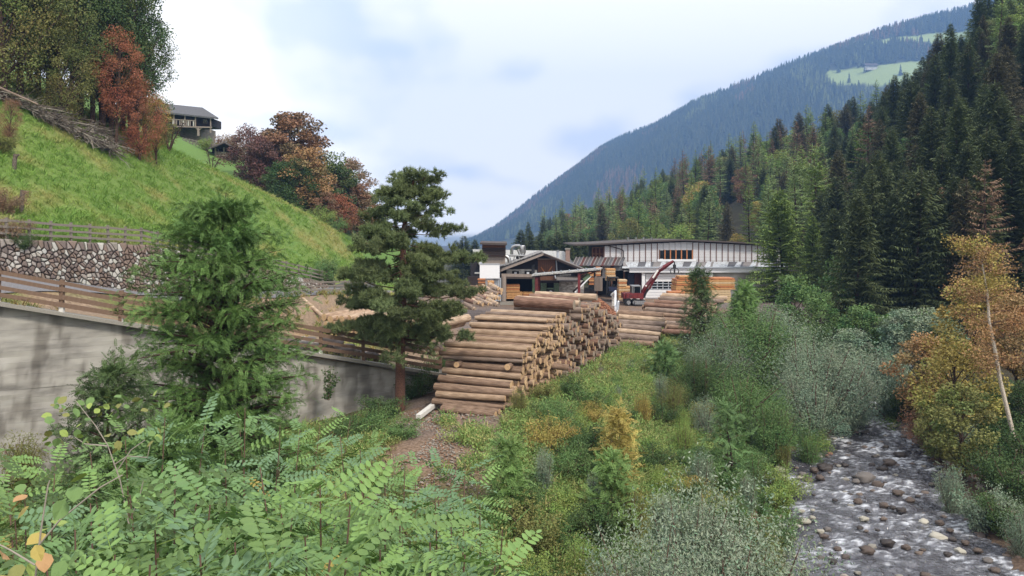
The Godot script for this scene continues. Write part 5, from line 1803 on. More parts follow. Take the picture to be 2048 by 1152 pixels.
func make_right_forest() -> void:
	# wooded slope across the river: spruce, larch, broadleaf
	rng.seed = 1001
	var area := PackedVector2Array([Vector2(36, 52), Vector2(35, 74), Vector2(36, 92), Vector2(37, 116), Vector2(26, 132), Vector2(13, 205), Vector2(4, 250), Vector2(33, 455), Vector2(52, 405), Vector2(70, 352), Vector2(82, 302), Vector2(95, 252), Vector2(106, 202), Vector2(108, 172), Vector2(104, 130), Vector2(82, 92), Vector2(66, 62), Vector2(52, 46)])
	var placed := []
	var n := {"spruce": 0, "larch": 0, "leafy": 0}
	var tries := 0
	var rest := [[], [], []]
	var rest_tints := [[], [], []]
	while placed.size() < 1150 and tries < 40000:
		tries += 1
		var d := lerpf(50, 460, pow(rng.randf(), 1.6))
		var p := Vector2(r2(0, 110), d)
		if not Geometry2D.is_point_in_polygon(p, area): continue
		var u := p.x / d * F + 1024
		if u > 2110: continue
		var gap := 2.3 + d * 0.010
		var ok := true
		for q in placed:
			if absf(q.x - p.x) < gap and absf(q.y - p.y) < gap:
				ok = false
				break
		if not ok: continue
		# bare scree patch on the slope
		var g := ground_at(p.x, d)
		if d > 125 and d < 185 and p.x > 36 and p.x < 54 and p.x / d > 0.27 and p.x / d < 0.33: continue
		placed.append(p)
		var dark := clampf((p.x / d - 0.40) / 0.14, 0.0, 1.0)
		if d > 250: dark = 0.6
		var at := Vector3(p.x, g - 0.3, -d)
		var roll := rng.randf()
		var big := 1.0 + clampf((d - 150.0) / 160.0, 0.0, 0.3)
		if roll < 0.32 + 0.42 * dark:
			var brown := rng.randf() < 0.22
			if n.spruce >= 285 or d > 230:
				var k := rng.randi() % 3
				var h := r2(0.34, 0.56) * big
				rest[k].append(Transform3D(Basis(Vector3.UP, r2(0, TAU)).scaled(Vector3.ONE * h), at))
				rest_tints[k].append(jit(0.2))
				continue
			n.spruce += 1
			var shade: String = "needle_brown" if brown else ["needle_dark", "needle_dark", "needle_mid"][rng.randi() % 3]
			plant(spruces[rng.randi() % 3], "spruce_tree", at, r2(0.34, 0.58) * big, "brownish spruce in the dense wood on the far slope" if brown else "dark green spruce in the dense wood on the far slope", "tree", "brownish spruces of the slope" if brown else "dark spruces of the slope", shade, 1.25)
		elif roll < 0.68 + 0.16 * dark:
			if n.larch >= 200: continue
			n.larch += 1
			var dead := rng.randf() < 0.24
			plant(larches[rng.randi() % 2], "larch_tree", at, r2(0.42, 0.7) * big, "bare brown larch among green trees on the far slope" if dead else "light green slender larch on the far wooded slope", "tree", "brown larches of the slope" if dead else "green larches of the slope", "needle_dead" if dead else ["needle_larch", "needle_larch_pale"][rng.randi() % 2], 1.15)
		else:
			if n.leafy >= 160: continue
			n.leafy += 1
			var k := [0, 0, 0, 1, 1, 2, 2, 3, 4][rng.randi() % 9] as int
			var shade: String = ["leaf_green", "leaf_lime", "leaf_olive", "leaf_rust", "leaf_yellow"][k]
			var label: String = ["green broadleaf tree between conifers on the far slope", "bright lime broadleaf tree between conifers on the far slope", "olive broadleaf tree between conifers on the far slope", "rust coloured broadleaf tree between conifers on the far slope", "yellow autumn tree between conifers on the far slope"][k]
			plant(leafy[rng.randi() % 4], "broadleaf_tree", at, r2(0.6, 1.1) * big, label, "tree", ["green", "lime", "olive", "rusty", "yellow"][k] + " broadleaf trees of the slope", shade)
	for k in 3:
		var crown: MeshInstance3D = spruces[k].get_child(1)
		tag(multi("slope_forest", crown.mesh, rest[k], self, M.needle_dark, rest_tints[k]), "far spruces merging into one dark mass on the slope", "forest", "", "stuff")
	# single trees that stand out
	rng.seed = 1002
	for q in [[1560, 610, 78.0, 375, 0, "needle_larch", "tall olive larch beside the right end of the mill hall"], [1668, 600, 74.0, 415, 0, "needle_mid", "pointed green spruce next to the tall olive larch"], [1625, 600, 82.0, 430, 1, "needle_larch", "thin larch between the olive larch and the spruce"]]:
		var b := U(q[0], q[1], q[2])
		b.y = ground_at(b.x, q[2]) - 0.2
		var h: float = U(q[0], q[3], q[2]).y - b.y
		var src: Node3D = spruces[2] if q[4] == 0 and q[5] == "needle_larch" else spruces[q[4]]
		plant(src, "larch_tree" if q[5] == "needle_larch" else "spruce_tree", b, h / 24.0, q[6], "tree", "", q[5], 1.5)
	for q in [[1042, 458, 128.0, 0.0], [1062, 462, 124.0, 0.0], [1080, 466, 130.0, 0], [1116, 462, 128.0, 0.0], [1132, 466, 120.0, 0.0], [1100, 470, 134.0, 0], [1148, 470, 126.0, 0], [928, 470, 140.0, 0.0], [950, 478, 138.0, 0.0], [912, 480, 150.0, 0.0], [1165, 466, 140.0, 0], [1185, 462, 150.0, 0]]:
		var b := U(q[0], 560, q[2])
		b.y = ground_at(b.x, q[2])
		plant(spruces[rng.randi() % 3], "spruce_tree", b, (U(0, q[1], q[2]).y - b.y) / 24.0, "dark spruce standing right behind the mill roofs", "tree", "spruces behind the mill", "needle_dark", 1.7)
	# dark spruces at the slope foot, behind the riverside willows
	for k in 15:
		var d := 60.0 + (k * 7 % 5) * 2.0
		var px := 1716.0 + k * 24.0
		var x := (px - 1024.0) / F * d
		plant(spruces[k % 3], "spruce_tree", Vector3(x, ground_at(x, d) - 0.3, -d), r2(0.42, 0.62), "dark spruce in the front row at the foot of the wooded slope", "tree", "front row spruces", "needle_dark", 1.3)
	for q in [[1725, 600, 53.0, 3.6, "leaf_green"], [1760, 600, 54.0, 3.0, "leaf_sage"], [1795, 590, 55.0, 3.4, "leaf_green"], [1830, 600, 53.0, 3.6, "leaf_sage"], [1865, 605, 52.0, 3.4, "leaf_green"], [1710, 640, 49.0, 3.0, "leaf_sage"], [1850, 640, 48.0, 3.4, "leaf_sage"]]:
		var b := U(q[0], q[1], q[2])
		plant(leafy[rng.randi() % 4], "bank_tree", Vector3(b.x, ground_at(b.x, q[2]) - 0.2, b.z), q[3] / 10.0 * 1.3, ("grey willow" if q[4] == "leaf_sage" else "low green tree") + " in the thicket before the dark spruces", "tree", "thicket trees", q[4], 1.3)
	# riverside broadleaf trees
	for q in [[1690, 520, 62.0, 8.5, "leaf_green", "bright green rounded tree in front of the dark spruces"], [1640, 590, 58.0, 6.0, "leaf_green", "low green tree beside the bright rounded tree"], [1590, 560, 52.0, 5.0, "leaf_green", "green tree leaning over the mill hall corner"], [1745, 640, 55.0, 5.0, "leaf_lime", "yellow green bushy tree above the grey willows"]]:
		var b := U(q[0], q[1], q[2])
		var gh := ground_at(b.x, q[2])
		plant(leafy[rng.randi() % 4], "broadleaf_tree", Vector3(b.x, gh, b.z), (b.y - gh) / 9.6, q[5], "tree", "", q[4], 1.0)

func make_left_woods() -> void:
	rng.seed = 2001
	# tall trees on the meadow ridge
	var L := [
		# px, base py, distance, height m, kind, leaf, label
		[40, 160, 50.0, 15.0, 0, "leaf_moss", "tall olive green tree at the upper edge of the meadow"],
		[10, 150, 48.0, 14.0, 2, "leaf_olive", "ochre tinted tree at the far end of the wood edge"],
		[95, 178, 52.0, 13.0, 1, "leaf_moss", "broad olive tree above the heap of cut branches"],
		[125, 195, 51.0, 8.0, 2, "leaf_olive", "low olive tree with hanging boughs over the cut branches"],
		[160, 205, 55.0, 17.0, 3, "leaf_deep", "dark tall tree with open top behind the olive trees"],
		[205, 235, 56.0, 16.5, 0, "leaf_deep", "dark trunked tall tree beside the red tree"],
		[222, 250, 57.0, 13.0, 1, "leaf_moss", "dark tree with several trunks on the meadow edge"],
		[232, 258, 54.0, 9.0, 1, "leaf_red", "bright red autumn tree among the dark trees"],
		[262, 262, 58.0, 15.5, 3, "leaf_deep", "dark airy tree at the sky edge of the wood"],
		[280, 278, 55.0, 6.5, 2, "leaf_red", "low red and green tree at the wood corner"],
		[312, 280, 57.0, 5.5, 3, "leaf_yellow", "golden yellow small tree at the wood corner"],
		[18, 165, 44.0, 2.6, 2, "leaf_rust", "small salmon coloured tree at the meadow top"],
		[270, 255, 60.0, 9.0, 0, "leaf_olive", "olive tree between the red tree and the sky"],
		[60, 120, 60.0, 18.0, 0, "leaf_moss", "tall moss green tree deep inside the left wood"],
		[110, 150, 64.0, 18.0, 3, "leaf_moss", "tall moss green tree standing behind the olive tree in the left wood"],
		[140, 190, 53.0, 11.0, 2, "leaf_moss", "dense olive tree filling the wood edge above the branches"],
		[185, 222, 55.0, 12.5, 3, "leaf_deep", "dark tree with bare lower trunk on the wood edge"],
		[245, 255, 60.0, 14.0, 1, "leaf_deep", "dark slender tree behind the red tree"],
		[290, 270, 60.0, 11.0, 0, "leaf_deep", "dark tree with feathery outline against the sky"],
		[75, 165, 56.0, 16.0, 2, "leaf_olive", "wide ochre tree in the middle of the left wood"],
		[215, 245, 60.0, 15.0, 2, "leaf_moss", "broad dull green tree behind the trunks at the wood edge"],
		[-30, 150, 50.0, 15.0, 2, "leaf_moss", "moss green tree at the outer edge of the left wood"],
	]
	for q in L:
		var b := U(q[0], q[1], q[2])
		b.y = level(hill_net, b.x, q[2]) - 0.2
		plant(tall[q[4]], "broadleaf_tree", b, q[3] / 10.0, q[6], "tree", "trees of the left wood", q[5], 0.78)
	# autumn grove below the farm
	var A := [
		[500, 350, 96.0, 5.2, 2, "leaf_maroon"], [520, 372, 92.0, 5.0, 0, "leaf_maroon"], [542, 370, 98.0, 5.6, 1, "leaf_rust"], [575, 390, 96.0, 8.0, 1, "leaf_rust"], [600, 395, 97.0, 8.5, 3, "leaf_brown"], [612, 405, 92.0, 6.0, 0, "leaf_orange"], [632, 408, 94.0, 4.6, 1, "leaf_olive"], [648, 415, 97.0, 6.2, 2, "leaf_moss"], [672, 425, 96.0, 5.8, 3, "leaf_deep"], [690, 428, 98.0, 5.4, 1, "leaf_brown"], [676, 436, 92.0, 3.6, 2, "leaf_red"], [715, 440, 98.0, 5.0, 0, "leaf_rust"], [735, 452, 100.0, 4.6, 3, "leaf_olive"], [588, 400, 90.0, 4.5, 2, "leaf_deep"], [560, 385, 90.0, 3.8, 0, "leaf_deep"], [655, 430, 90.0, 3.4, 1, "leaf_rust"], [700, 400, 110.0, 6.0, 0, "leaf_brown"], [530, 340, 108.0, 4.4, 3, "leaf_brown"], [760, 460, 105.0, 5.0, 1, "leaf_moss"],
	]
	var words := {"leaf_maroon": "maroon leaved bush-like tree", "leaf_rust": "rust brown autumn tree", "leaf_brown": "half bare brown tree", "leaf_orange": "orange autumn tree", "leaf_olive": "olive green tree", "leaf_moss": "dull green tree", "leaf_deep": "dark green tree", "leaf_red": "low red tree"}
	for q in A:
		var b := U(q[0], q[1], q[2])
		b.y = level(hill_net, b.x, q[2]) - 0.2
		plant(leafy[q[4]], "grove_tree", b, q[3] / 10.0 * 1.5, words[q[5]] + " in the grove below the farm", "tree", words[q[5]] + "s of the grove", q[5], 1.15)
	var sp := U(567, 385, 100.0)
	sp.y = level(hill_net, sp.x, 100.0)
	plant(spruces[0], "spruce_tree", sp, (U(0, 243, 100.0).y - sp.y) / 24.0, "single dark spruce rising out of the autumn grove", "tree", "", "needle_dark", 1.3)
	# bushes near farm
	for q in [[412, 280, 110.0, 1.1, "leaf_lime", "round yellow green bush in front of the farmhouse"], [468, 300, 112.0, 2.4, "leaf_brown", "bare grey bush behind the garden shed"], [508, 310, 118.0, 2.2, "leaf_deep", "dark bush on the skyline past the garden shed"], [455, 292, 114.0, 2.0, "leaf_brown", "bare bush on the terrace below the farmhouse"], [318, 305, 66.0, 1.6, "leaf_olive", "small olive sapling beside the bare forked tree"], [640, 515, 60.0, 1.1, "leaf_green", "small green bush on the lower meadow"], [650, 545, 61.0, 1.3, "leaf_green", "green bush by the fence on the lower meadow"], [500, 525, 56.0, 0.8, "leaf_olive", "tiny olive bush on the meadow"], [20, 475, 33.5, 0.7, "leaf_brown", "dry brown bush on top of the stone wall"], [5, 440, 36.0, 0.8, "leaf_brown", "rusty dry bush above the stone wall"], [45, 470, 33.5, 0.5, "leaf_deep", "green and red bush at the meadow fence end"], [8, 330, 42.0, 0.9, "leaf_olive", "yellowing bush beside the tree stump on the meadow"], [640, 440, 88.0, 1.6, "leaf_lime", "pale green bush on the second meadow"], [668, 470, 88.0, 1.5, "leaf_green", "green bush on the second meadow"]]:
		var b := U(q[0], q[1], q[2])
		b.y = level(hill_net, b.x, q[2]) - 0.1
		plant(shrubs[rng.randi() % 3], "meadow_bush", b, q[3], q[5], "bush", "", q[4])
	# bare forked trees
	for q in [[338, 305, 64.0, 3.2, "bare forked tree leaning on the meadow ridge"], [420, 345, 84.0, 3.4, "small bare fruit tree on the upper meadow"], [550, 330, 108.0, 3.0, "bare thin tree at the grove edge"]]:
		var b := U(q[0], q[1], q[2])
		b.y = level(hill_net, b.x, q[2]) - 0.1
		var o := base("bare_tree", b, q[4], "tree")
		var t := Shape.new()
		var h: float = q[3]
		for k in 3:
			var tip := Vector3([-0.1, 0.42, 0.12][k] * h, h * [0.95, 0.8, 0.7][k], r2(-0.2, 0.2))
			limb(t, Vector3(0, 0, 0), tip, h * 0.03, h * 0.008, -0.4, 6)
		inst("trunk", t.mesh(true), M.trunk, o)
		var tw := Shape.new()
		for k in 60:
			var p := Vector3([-0.1, 0.42, 0.12][k % 3] * h, h * [0.95, 0.8, 0.7][k % 3], 0) * r2(0.45, 1.0)
			limb(tw, p, p + Vector3(r2(-0.4, 0.4), r2(0.0, 0.4), r2(-0.4, 0.4)) * h * 0.5, h * 0.006, h * 0.002, 0.3, 3)
		inst("twigs", tw.mesh(), M.trunk, o)
	# heap of cut branches lying down the meadow
	for run in [[[-10, 172], [60, 205], [130, 245], [175, 272], [235, 330], 48.0, 200], [[110, 195], [160, 220], [205, 245], [230, 262], [250, 285], 52.0, 45]]:
		var o := base("branch_heap", U(run[1][0], run[1][1], run[5]), "long grey heap of cut bare branches lying on the meadow" if run[6] > 100 else "smaller heap of bare branches at the foot of the wood", "branches")
		for k in run[6]:
			var f := rng.randf() * 3.6
			var a: Array = run[int(f)]
			var b: Array = run[int(f) + 1]
			var px := lerpf(a[0], b[0], f - int(f)) + r2(-12, 16)
			var py := lerpf(a[1], b[1], f - int(f)) + r2(-8, 14)
			var d: float = run[5] + f * 1.2
			var p := U(px, py, d)
			p.y = level(hill_net, p.x, d) + r2(0.03, 0.25)
			var dir := Vector3(r2(0.4, 1.0), r2(-0.55, 0.0), r2(-0.6, 0.8)).normalized()
			var s := Shape.new()
			var l := r2(0.9, 2.3)
			var q0 := p - o.position
			limb(s, q0, q0 + dir * l, r2(0.03, 0.08), 0.014, 0.6, 4)
			for e in 5:
				var m := q0 + dir * l * r2(0.25, 0.95)
				limb(s, m, m + (dir + rv() * 0.9 + Vector3(0, 0.3, 0)).normalized() * l * r2(0.2, 0.5), 0.024, 0.01, 0.3, 3)
			inst("branch", s.mesh(true), M.trunk_grey if k % 2 else M.twig_pale, o)
	log_at("fallen_trunk", U(-20, 166, 46.5), U(75, 208, 47.2), 0.075, "bark_grey", "cut_grey", "long grey fallen trunk at the upper edge of the branch heap", "")
	# stumps on the meadow
	for q in [[28, 330, 41.0, 0.9, "weathered stump post on the upper meadow"], [42, 395, 37.0, 1.1, "broken grey stump with a side branch on the meadow"]]:
		var b := U(q[0], q[1], q[2])
		b.y = level(hill_net, b.x, q[2])
		var o := base("tree_stump", b, q[4], "stump")
		pipe(o, "stump", [b, b + Vector3(0.04, q[3] * 0.6, 0), b + Vector3(0.1, q[3], 0)], 0.11, M.trunk_grey, 8)
		pipe(o, "side_branch", [b + Vector3(0.04, q[3] * 0.7, 0), b + Vector3(0.35, q[3] * 0.95, 0.1)], 0.045, M.trunk_grey, 6)

# the Scots pine in front of the mill
func make_pine() -> void:
	rng.seed = 3001
	var at := Vector3(U(800, 800, 31.0).x, -0.25, -31.0)
	var o := base("pine_tree", at, "tall bushy pine in front of the mill yard", "tree")
	var t := Shape.new()
	var tr := [Vector3(0, -0.3, 0), Vector3(0.02, 2.4, 0), Vector3(0.12, 5, 0), Vector3(0.15, 7.4, 0.05), Vector3(0.5, 9.2, 0), Vector3(0.65, 10.0, 0)]
	t.tube(tr, [0.23, 0.19, 0.16, 0.11, 0.05, 0.02], 10, Color.WHITE, false)
	inst("trunk", t.mesh(true), M.trunk_pine, o)
	# a tuft of long needles
	var tuft := Shape.new()
	for k in 30:
		var dir := (rv() + Vector3(0, 0.15, 1.0)).normalized()
		var side := dir.cross(rv()).normalized() * 0.009
		var p := Vector3(0, 0, r2(-0.08, 0.1))
		tuft.tri(p - side, p + side, p + dir * r2(0.10, 0.17), jit(0.2))
	var tm := tuft.mesh()
	var br := Shape.new()
	var dead := Shape.new()
	var places := []
	var tints := []
	var at_y := func(y: float) -> Vector3:
		for k in tr.size() - 1:
			if y <= tr[k + 1].y: return tr[k].lerp(tr[k + 1], (y - tr[k].y) / (tr[k + 1].y - tr[k].y))
		return tr[-1]
	# bough list: height, azimuth (0 = right), reach
	for k in 96:
		var f := (k + rng.randf()) / 96.0
		var y := lerpf(2.9, 9.75, pow(f, 1.3))
		var reach: float
		if y > 8.0: reach = lerpf(1.75, 0.65, (y - 8.0) / 1.8)
		elif y > 6.6: reach = lerpf(2.3, 1.7, (y - 6.6) / 1.4)
		else: reach = lerpf(2.6, 3.2, (y - 3.0) / 2.0) if y < 5 else 3.1
		reach *= r2(0.42, 1.12)
		var a := k * 2.399 + r2(-0.5, 0.5)
		var out := Vector3(cos(a), 0, sin(a))
		var r0: Vector3 = at_y.call(y)
		var tip := r0 + out * reach + Vector3(0, reach * r2(-0.22, 0.3), 0)
		limb(br, r0, tip, 0.04 * (1.2 - f), 0.012, -0.5, 5)
		var tone := jit(0.22)
		var rich := 5 + int(reach * 5.0)
		for c in rich:
			var g := lerpf(0.5, 1.06, (c + rng.randf()) / rich)
			var p := r0.lerp(tip, g) + rv() * Vector3(0.34, 0.16, 0.34)
			if c % 2: limb(br, r0.lerp(tip, g * 0.85), p, 0.012, 0.006, 0.2, 3)
			for e in 13:
				places.append(facing(p + rv() * Vector3(0.15, 0.1, 0.15), out * 0.4 + rv() * 0.9 + Vector3(0, 0.55, 0), r2(0.8, 1.3)))
				tints.append(tone * r2(0.75, 1.2))
	# low thin boughs with few needles
	for k in 10:
		var y := r2(2.2, 3.6)
		var a := r2(0, TAU)
		var r0: Vector3 = at_y.call(y)
		var tip := r0 + Vector3(cos(a), r2(-0.5, -0.1), sin(a)) * r2(0.8, 2.0)
		limb(br, r0, tip, 0.025, 0.008, 0.6, 4)
		for e in 26:
			places.append(facing(r0.lerp(tip, r2(0.5, 1.0)) + rv() * 0.22, rv(), r2(0.8, 1.1)))
			tints.append(jit(0.25))
	# dead pale branches in the gap of the crown
	for k in 9:
		var r0: Vector3 = at_y.call(r2(6.7, 7.6))
		limb(dead, r0, r0 + Vector3(r2(0.1, 1.0), r2(-0.5, 0.5), r2(0.3, 1.0)), 0.025, 0.008, 0.8, 4)
	inst("branches", br.mesh(true), M.trunk_pine, o)
	inst("dead_branches", dead.mesh(true), M.twig_pale, o)
	tag(multi("crown", tm, places, o, M.needle_pine, tints), "", "", "", "stuff")

# birch with orange leaves and its neighbours on the far river bank
func make_right_bank() -> void:
	rng.seed = 4001
	var d := 34.0
	var b := U(2031, 925, d)
	var o := base("birch_tree", b, "leaning white birch with orange leaves on the far river bank", "tree")
	var t := Shape.new()
	var tr := [Vector3(0.1, -0.6, 0), U(2024, 860, d) - b, U(2000, 760, d) - b, U(1990, 700, d) - b, U(1978, 640, d) - b, U(1975, 590, d) - b, U(1965, 530, d) - b, U(1960, 495, d) - b]
	t.tube(tr, [0.115, 0.1, 0.085, 0.075, 0.06, 0.045, 0.028, 0.01], 9, Color.WHITE, false)
	inst("trunk", t.mesh(true), M.trunk_birch, o)
	var l := Shape.new()
	var c := Shape.new()
	var y := Shape.new()
	for k in 46:
		var f := r2(0.32, 1.0)
		var i := f * 6.99
		var p: Vector3 = tr[int(i)].lerp(tr[int(i) + 1], i - int(i))
		var a := k * 2.399
		var reach := r2(0.9, 2.6) * (1.25 - 0.75 * f)
		var tip := p + Vector3(cos(a), r2(0.0, 0.5), sin(a)) * reach
		limb(l, p, tip, 0.022, 0.006, 0.4, 4)
		for e in 3:
			var q := p.lerp(tip, 0.5 + 0.25 * e)
			leaf_cloud(c if (f < 0.72 or k % 3 == 0) else y, q, Vector3(0.5, 0.42, 0.5), 75, 0.085, 0.4, 1.0, 0.3)
	inst("branches", l.mesh(true), M.twig, o)
	inst("crown", c.mesh(), M.leaf_orange, o)
	inst("crown", y.mesh(), M.leaf_yellow, o)
	# yellow, orange and green trees round it
	for q in [[1905, 680, 36.0, 5.2, 2, "leaf_yellow", "yellow maple in front of the birch"], [1850, 670, 40.0, 4.8, 0, "leaf_orange", "orange leaved tree over the stream"], [2035, 590, 40.0, 7.4, 1, "leaf_orange", "rusty orange tree beside the birch trunk"], [1930, 770, 32.0, 3.6, 3, "leaf_olive", "olive yellow small tree below the maple"], [1880, 800, 35.0, 3.2, 2, "leaf_olive", "green gold bush-like tree above the stream"], [1990, 800, 38.0, 4.4, 0, "leaf_deep", "dark green tree behind the birch trunk"], [2050, 760, 36.0, 4.6, 2, "leaf_deep", "dark tree at the birch foot"], [1940, 560, 44.0, 6.5, 3, "leaf_yellow", "pale yellow tree behind the birch crown"], [1800, 620, 50.0, 4.4, 1, "leaf_sage", "grey green rounded willow tree across the stream"], [1870, 620, 48.0, 5.2, 2, "leaf_sage", "pale willow tree left of the orange leaves, across the stream"]]:
		var p := U(q[0], q[1], q[2])
		var g := ground_at(p.x, q[2])
		var h: float = maxf(p.y - g, 2.0)
		plant(leafy[q[4]], "bank_tree", Vector3(p.x, g - 0.2, p.z), h / 9.6, q[6].replace(" left of", " beside"), "tree", "", q[5], 1.05)
	# dark bushes along the far bank
	for q in [[1905, 985, 29.5, 0.95, "leaf_sage", 1], [1960, 1010, 28.0, 1.0, "leaf_sage", 0], [2010, 1040, 27.0, 1.0, "leaf_deep", 0], [2040, 1000, 29.0, 1.2, "leaf_deep", 0], [1990, 960, 31.0, 1.1, "leaf_deep", 0], [1930, 930, 33.5, 1.1, "leaf_sage", 1], [1860, 900, 37.0, 1.1, "leaf_rust", 0], [1885, 880, 38.0, 1.3, "leaf_deep", 0], [1815, 850, 41.5, 1.3, "leaf_deep", 0], [2045, 930, 32.5, 1.3, "leaf_deep", 0], [2045, 1090, 25.5, 0.8, "leaf_sage", 1], [1960, 900, 35.0, 1.4, "leaf_deep", 0], [1900, 850, 40.0, 1.5, "leaf_moss", 0], [2000, 870, 37.0, 1.4, "leaf_deep", 0], [1840, 800, 44.0, 1.7, "leaf_sage", 0], [1770, 800, 45.5, 1.6, "leaf_sage", 1], [1740, 760, 48.0, 1.9, "leaf_sage", 0]]:
		var p := U(q[0], q[1], q[2])
		p.y = ground_at(p.x, q[2]) - 0.1
		var w: String = {"leaf_sage": "grey green willow bush", "leaf_deep": "dark green bush", "leaf_rust": "rust leaved bush", "leaf_moss": "dull green bush"}[q[4]]
		plant(slender[rng.randi() % 3] if q[5] else shrubs[rng.randi() % 3], "bank_bush", p, q[3], w + " on the far side of the stream", "bush", w + " across the stream", q[4])

# shrubs and saplings on the near bank and in the hollow
func make_near_bank() -> void:
	rng.seed = 5001
	var W := {"leaf_green": "mid green bush", "leaf_lime": "yellow green bush", "leaf_deep": "dark green bush", "leaf_sage": "grey green willow bush", "leaf_silver": "silvery willow bush", "leaf_olive": "olive bush", "leaf_locust": "blue green bush", "leaf_yellow": "yellowing bush"}
	# scattered over the slope from pile to river
	var n := 0
	var tries := 0
	var placed := []
	while n < 190 and tries < 6000:
		tries += 1
		var d := lerpf(13, 60, pow(rng.randf(), 1.2))
		# edge of the yard and foot of the bank at this distance
		var e := -0.2 + (d - 28.0) * 0.4 if d > 27 else lerpf(-1.0, 0.6, clampf((d - 13.0) / 14.0, 0, 1))
		var ft := lerpf(6.3, 8.2, clampf((d - 13) / 11.0, 0, 1)) if d < 24 else lerpf(8.2, 21.5, clampf((d - 24) / 23.5, 0, 1)) if d < 47.5 else 24.0
		var x := lerpf(e + 0.4, ft, rng.randf())
		var gap := 0.7 + d * 0.008
		var ok := true
		for q in placed:
			if Vector2(q.x - x, q.y - d).length() < gap: ok = false
		if not ok: continue
		placed.append(Vector2(x, d))
		n += 1
		var f := (x - e) / maxf(ft - e, 0.5)
		var roll := rng.randf()
		var leaf: String
		var slim := false
		if d < 24 and f > 0.55:
			leaf = "leaf_silver" if roll < 0.5 else "leaf_sage" if roll < 0.8 else "leaf_olive"
			slim = true
		elif d > 40:
			leaf = "leaf_sage" if roll < 0.5 else "leaf_green" if roll < 0.75 else "leaf_deep"
			slim = roll < 0.5
		else:
			leaf = "leaf_green" if roll < 0.34 else "leaf_lime" if roll < 0.52 else "leaf_deep" if roll < 0.7 else "leaf_sage" if roll < 0.82 else "leaf_olive" if roll < 0.92 else "leaf_yellow"
			slim = leaf == "leaf_sage" or rng.randf() < 0.3
		var size := r2(0.5, 0.9) if f < 0.25 or d > 24 and d < 40 and f < 0.6 else r2(0.55, 0.95)
		if d > 40: size = r2(0.7, 1.2)
		if d > 33 and f < 0.35: size = r2(0.2, 0.35)
		plant(slender[rng.randi() % 3] if slim else shrubs[rng.randi() % 3], "bank_shrub", Vector3(x, ground_at(x, d) - 0.1, -d), size, W[leaf] + " on the slope below the log piles", "bush", W[leaf] + " on the near slope", leaf)
	# named ones
	for q in [[1500, 720, 44.0, 590, "leaf_green", false, "wide grey green willow bush in front of the log stacks", 1.35], [1560, 700, 46.0, 600, "leaf_sage", true, "tall willow bush beside the wide willow before the hall", 1.2], [1445, 720, 43.0, 640, "leaf_sage", false, "round willow bush at the end of the log stacks", 1.2], [1640, 800, 40.0, 640, "leaf_sage", true, "tall grey willow on the stream bend", 1.0], [1700, 830, 41.5, 690, "leaf_silver", true, "silvery willow overhanging the stream", 1.35], [1668, 860, 40.5, 760, "leaf_sage", true, "low willow reaching over the narrow part of the stream", 1.5], [1790, 850, 42.0, 740, "leaf_sage", true, "grey willow on the far bank closing off the stream", 1.5], [1610, 860, 38.0, 730, "leaf_sage", true, "grey willow with drooping twigs at the stream edge", 1.2], [1540, 880, 35.0, 790, "leaf_green", false, "leafy green bush on the bank foot beside the stream", 1.2], [1480, 800, 37.0, 720, "leaf_green", false, "broad green bush at mid slope", 1.3], [1400, 760, 38.5, 690, "leaf_deep", false, "dark green bush below the small log stack", 1.2], [1380, 1060, 15.5, 930, "leaf_sage", true, "tall thin willow with red stems beside the river", 0.8], [1490, 1120, 15.0, 950, "leaf_silver", true, "large silvery willow at the water's edge", 0.9], [1290, 1120, 13.5, 1010, "leaf_silver", true, "pale willow with yellow lower leaves", 0.8], [1420, 1180, 13.0, 1040, "leaf_silver", true, "low silvery willow in front of the tall thin willow", 0.9], [1540, 1190, 14.0, 1060, "leaf_silver", true, "silvery willow spreading over the shore stones", 0.9]]:
		var b := U(q[0], q[1], q[2])
		b.y = ground_at(b.x, q[2]) - 0.15
		var h: float = U(q[0], q[3], q[2]).y - b.y
		var fine = q[5] or h > 2.4
		var src: Node3D = willows[rng.randi() % 2] if fine else shrubs[rng.randi() % 3]
		plant(src, "willow_bush", b, h / (4.4 if fine else 2.1), q[6], "bush", "", q[4], q[7])
	# locust saplings
	for q in [[1235, 960, 24.0, 815, 0.75, "leaf_yellow", "yellow and green locust sapling on the slope", 61], [1225, 1000, 21.0, 900, 0.8, "leaf_locust_lime", "bright green locust sapling below the yellow one", 62], [1015, 1000, 20.0, 870, 0.65, "leaf_locust_lime", "slim bright green locust sapling beside the gravel", 63], [1400, 690, 46.0, 535, 1.3, "leaf_deep", "dark green locust tree in front of the lumber stacks", 64], [1490, 690, 47.0, 560, 1.2, "leaf_locust_lime", "light green locust tree beside the lumber stacks", 65], [1480, 650, 48.0, 600, 0.9, "leaf_green", "small green locust behind the willow bush", 66], [1455, 940, 30.0, 800, 1.1, "leaf_locust", "leafy locust sapling at mid slope above the stream", 67], [1330, 770, 40.0, 690, 0.9, "leaf_locust", "low locust sapling on the bank edge past the log pile", 68]]:
		var b := U(q[0], q[1], q[2])
		b.y = ground_at(b.x, q[2]) - 0.1
		var h: float = U(q[0], q[3], q[2]).y - b.y
		locust_tree("locust_sapling", b, h, q[4] * (1.3 if q[2] > 40 else 1.0), 60 if q[2] > 40 else 34, 30 if q[2] > 40 else 22, q[5], q[6], q[7], clampf(0.55 + q[2] * 0.01, 0.5, 1.1), 0.1)
	# the large locust before the concrete wall and the bush beside it
	locust_tree("locust_tree", Vector3(U(445, 800, 21.0).x, -1.9, -21.0), 10.3, 2.45, 210, 84, "leaf_locust_tree", "large dark green locust tree hiding the ramp fence", 71, 0.68, 0.2, true)
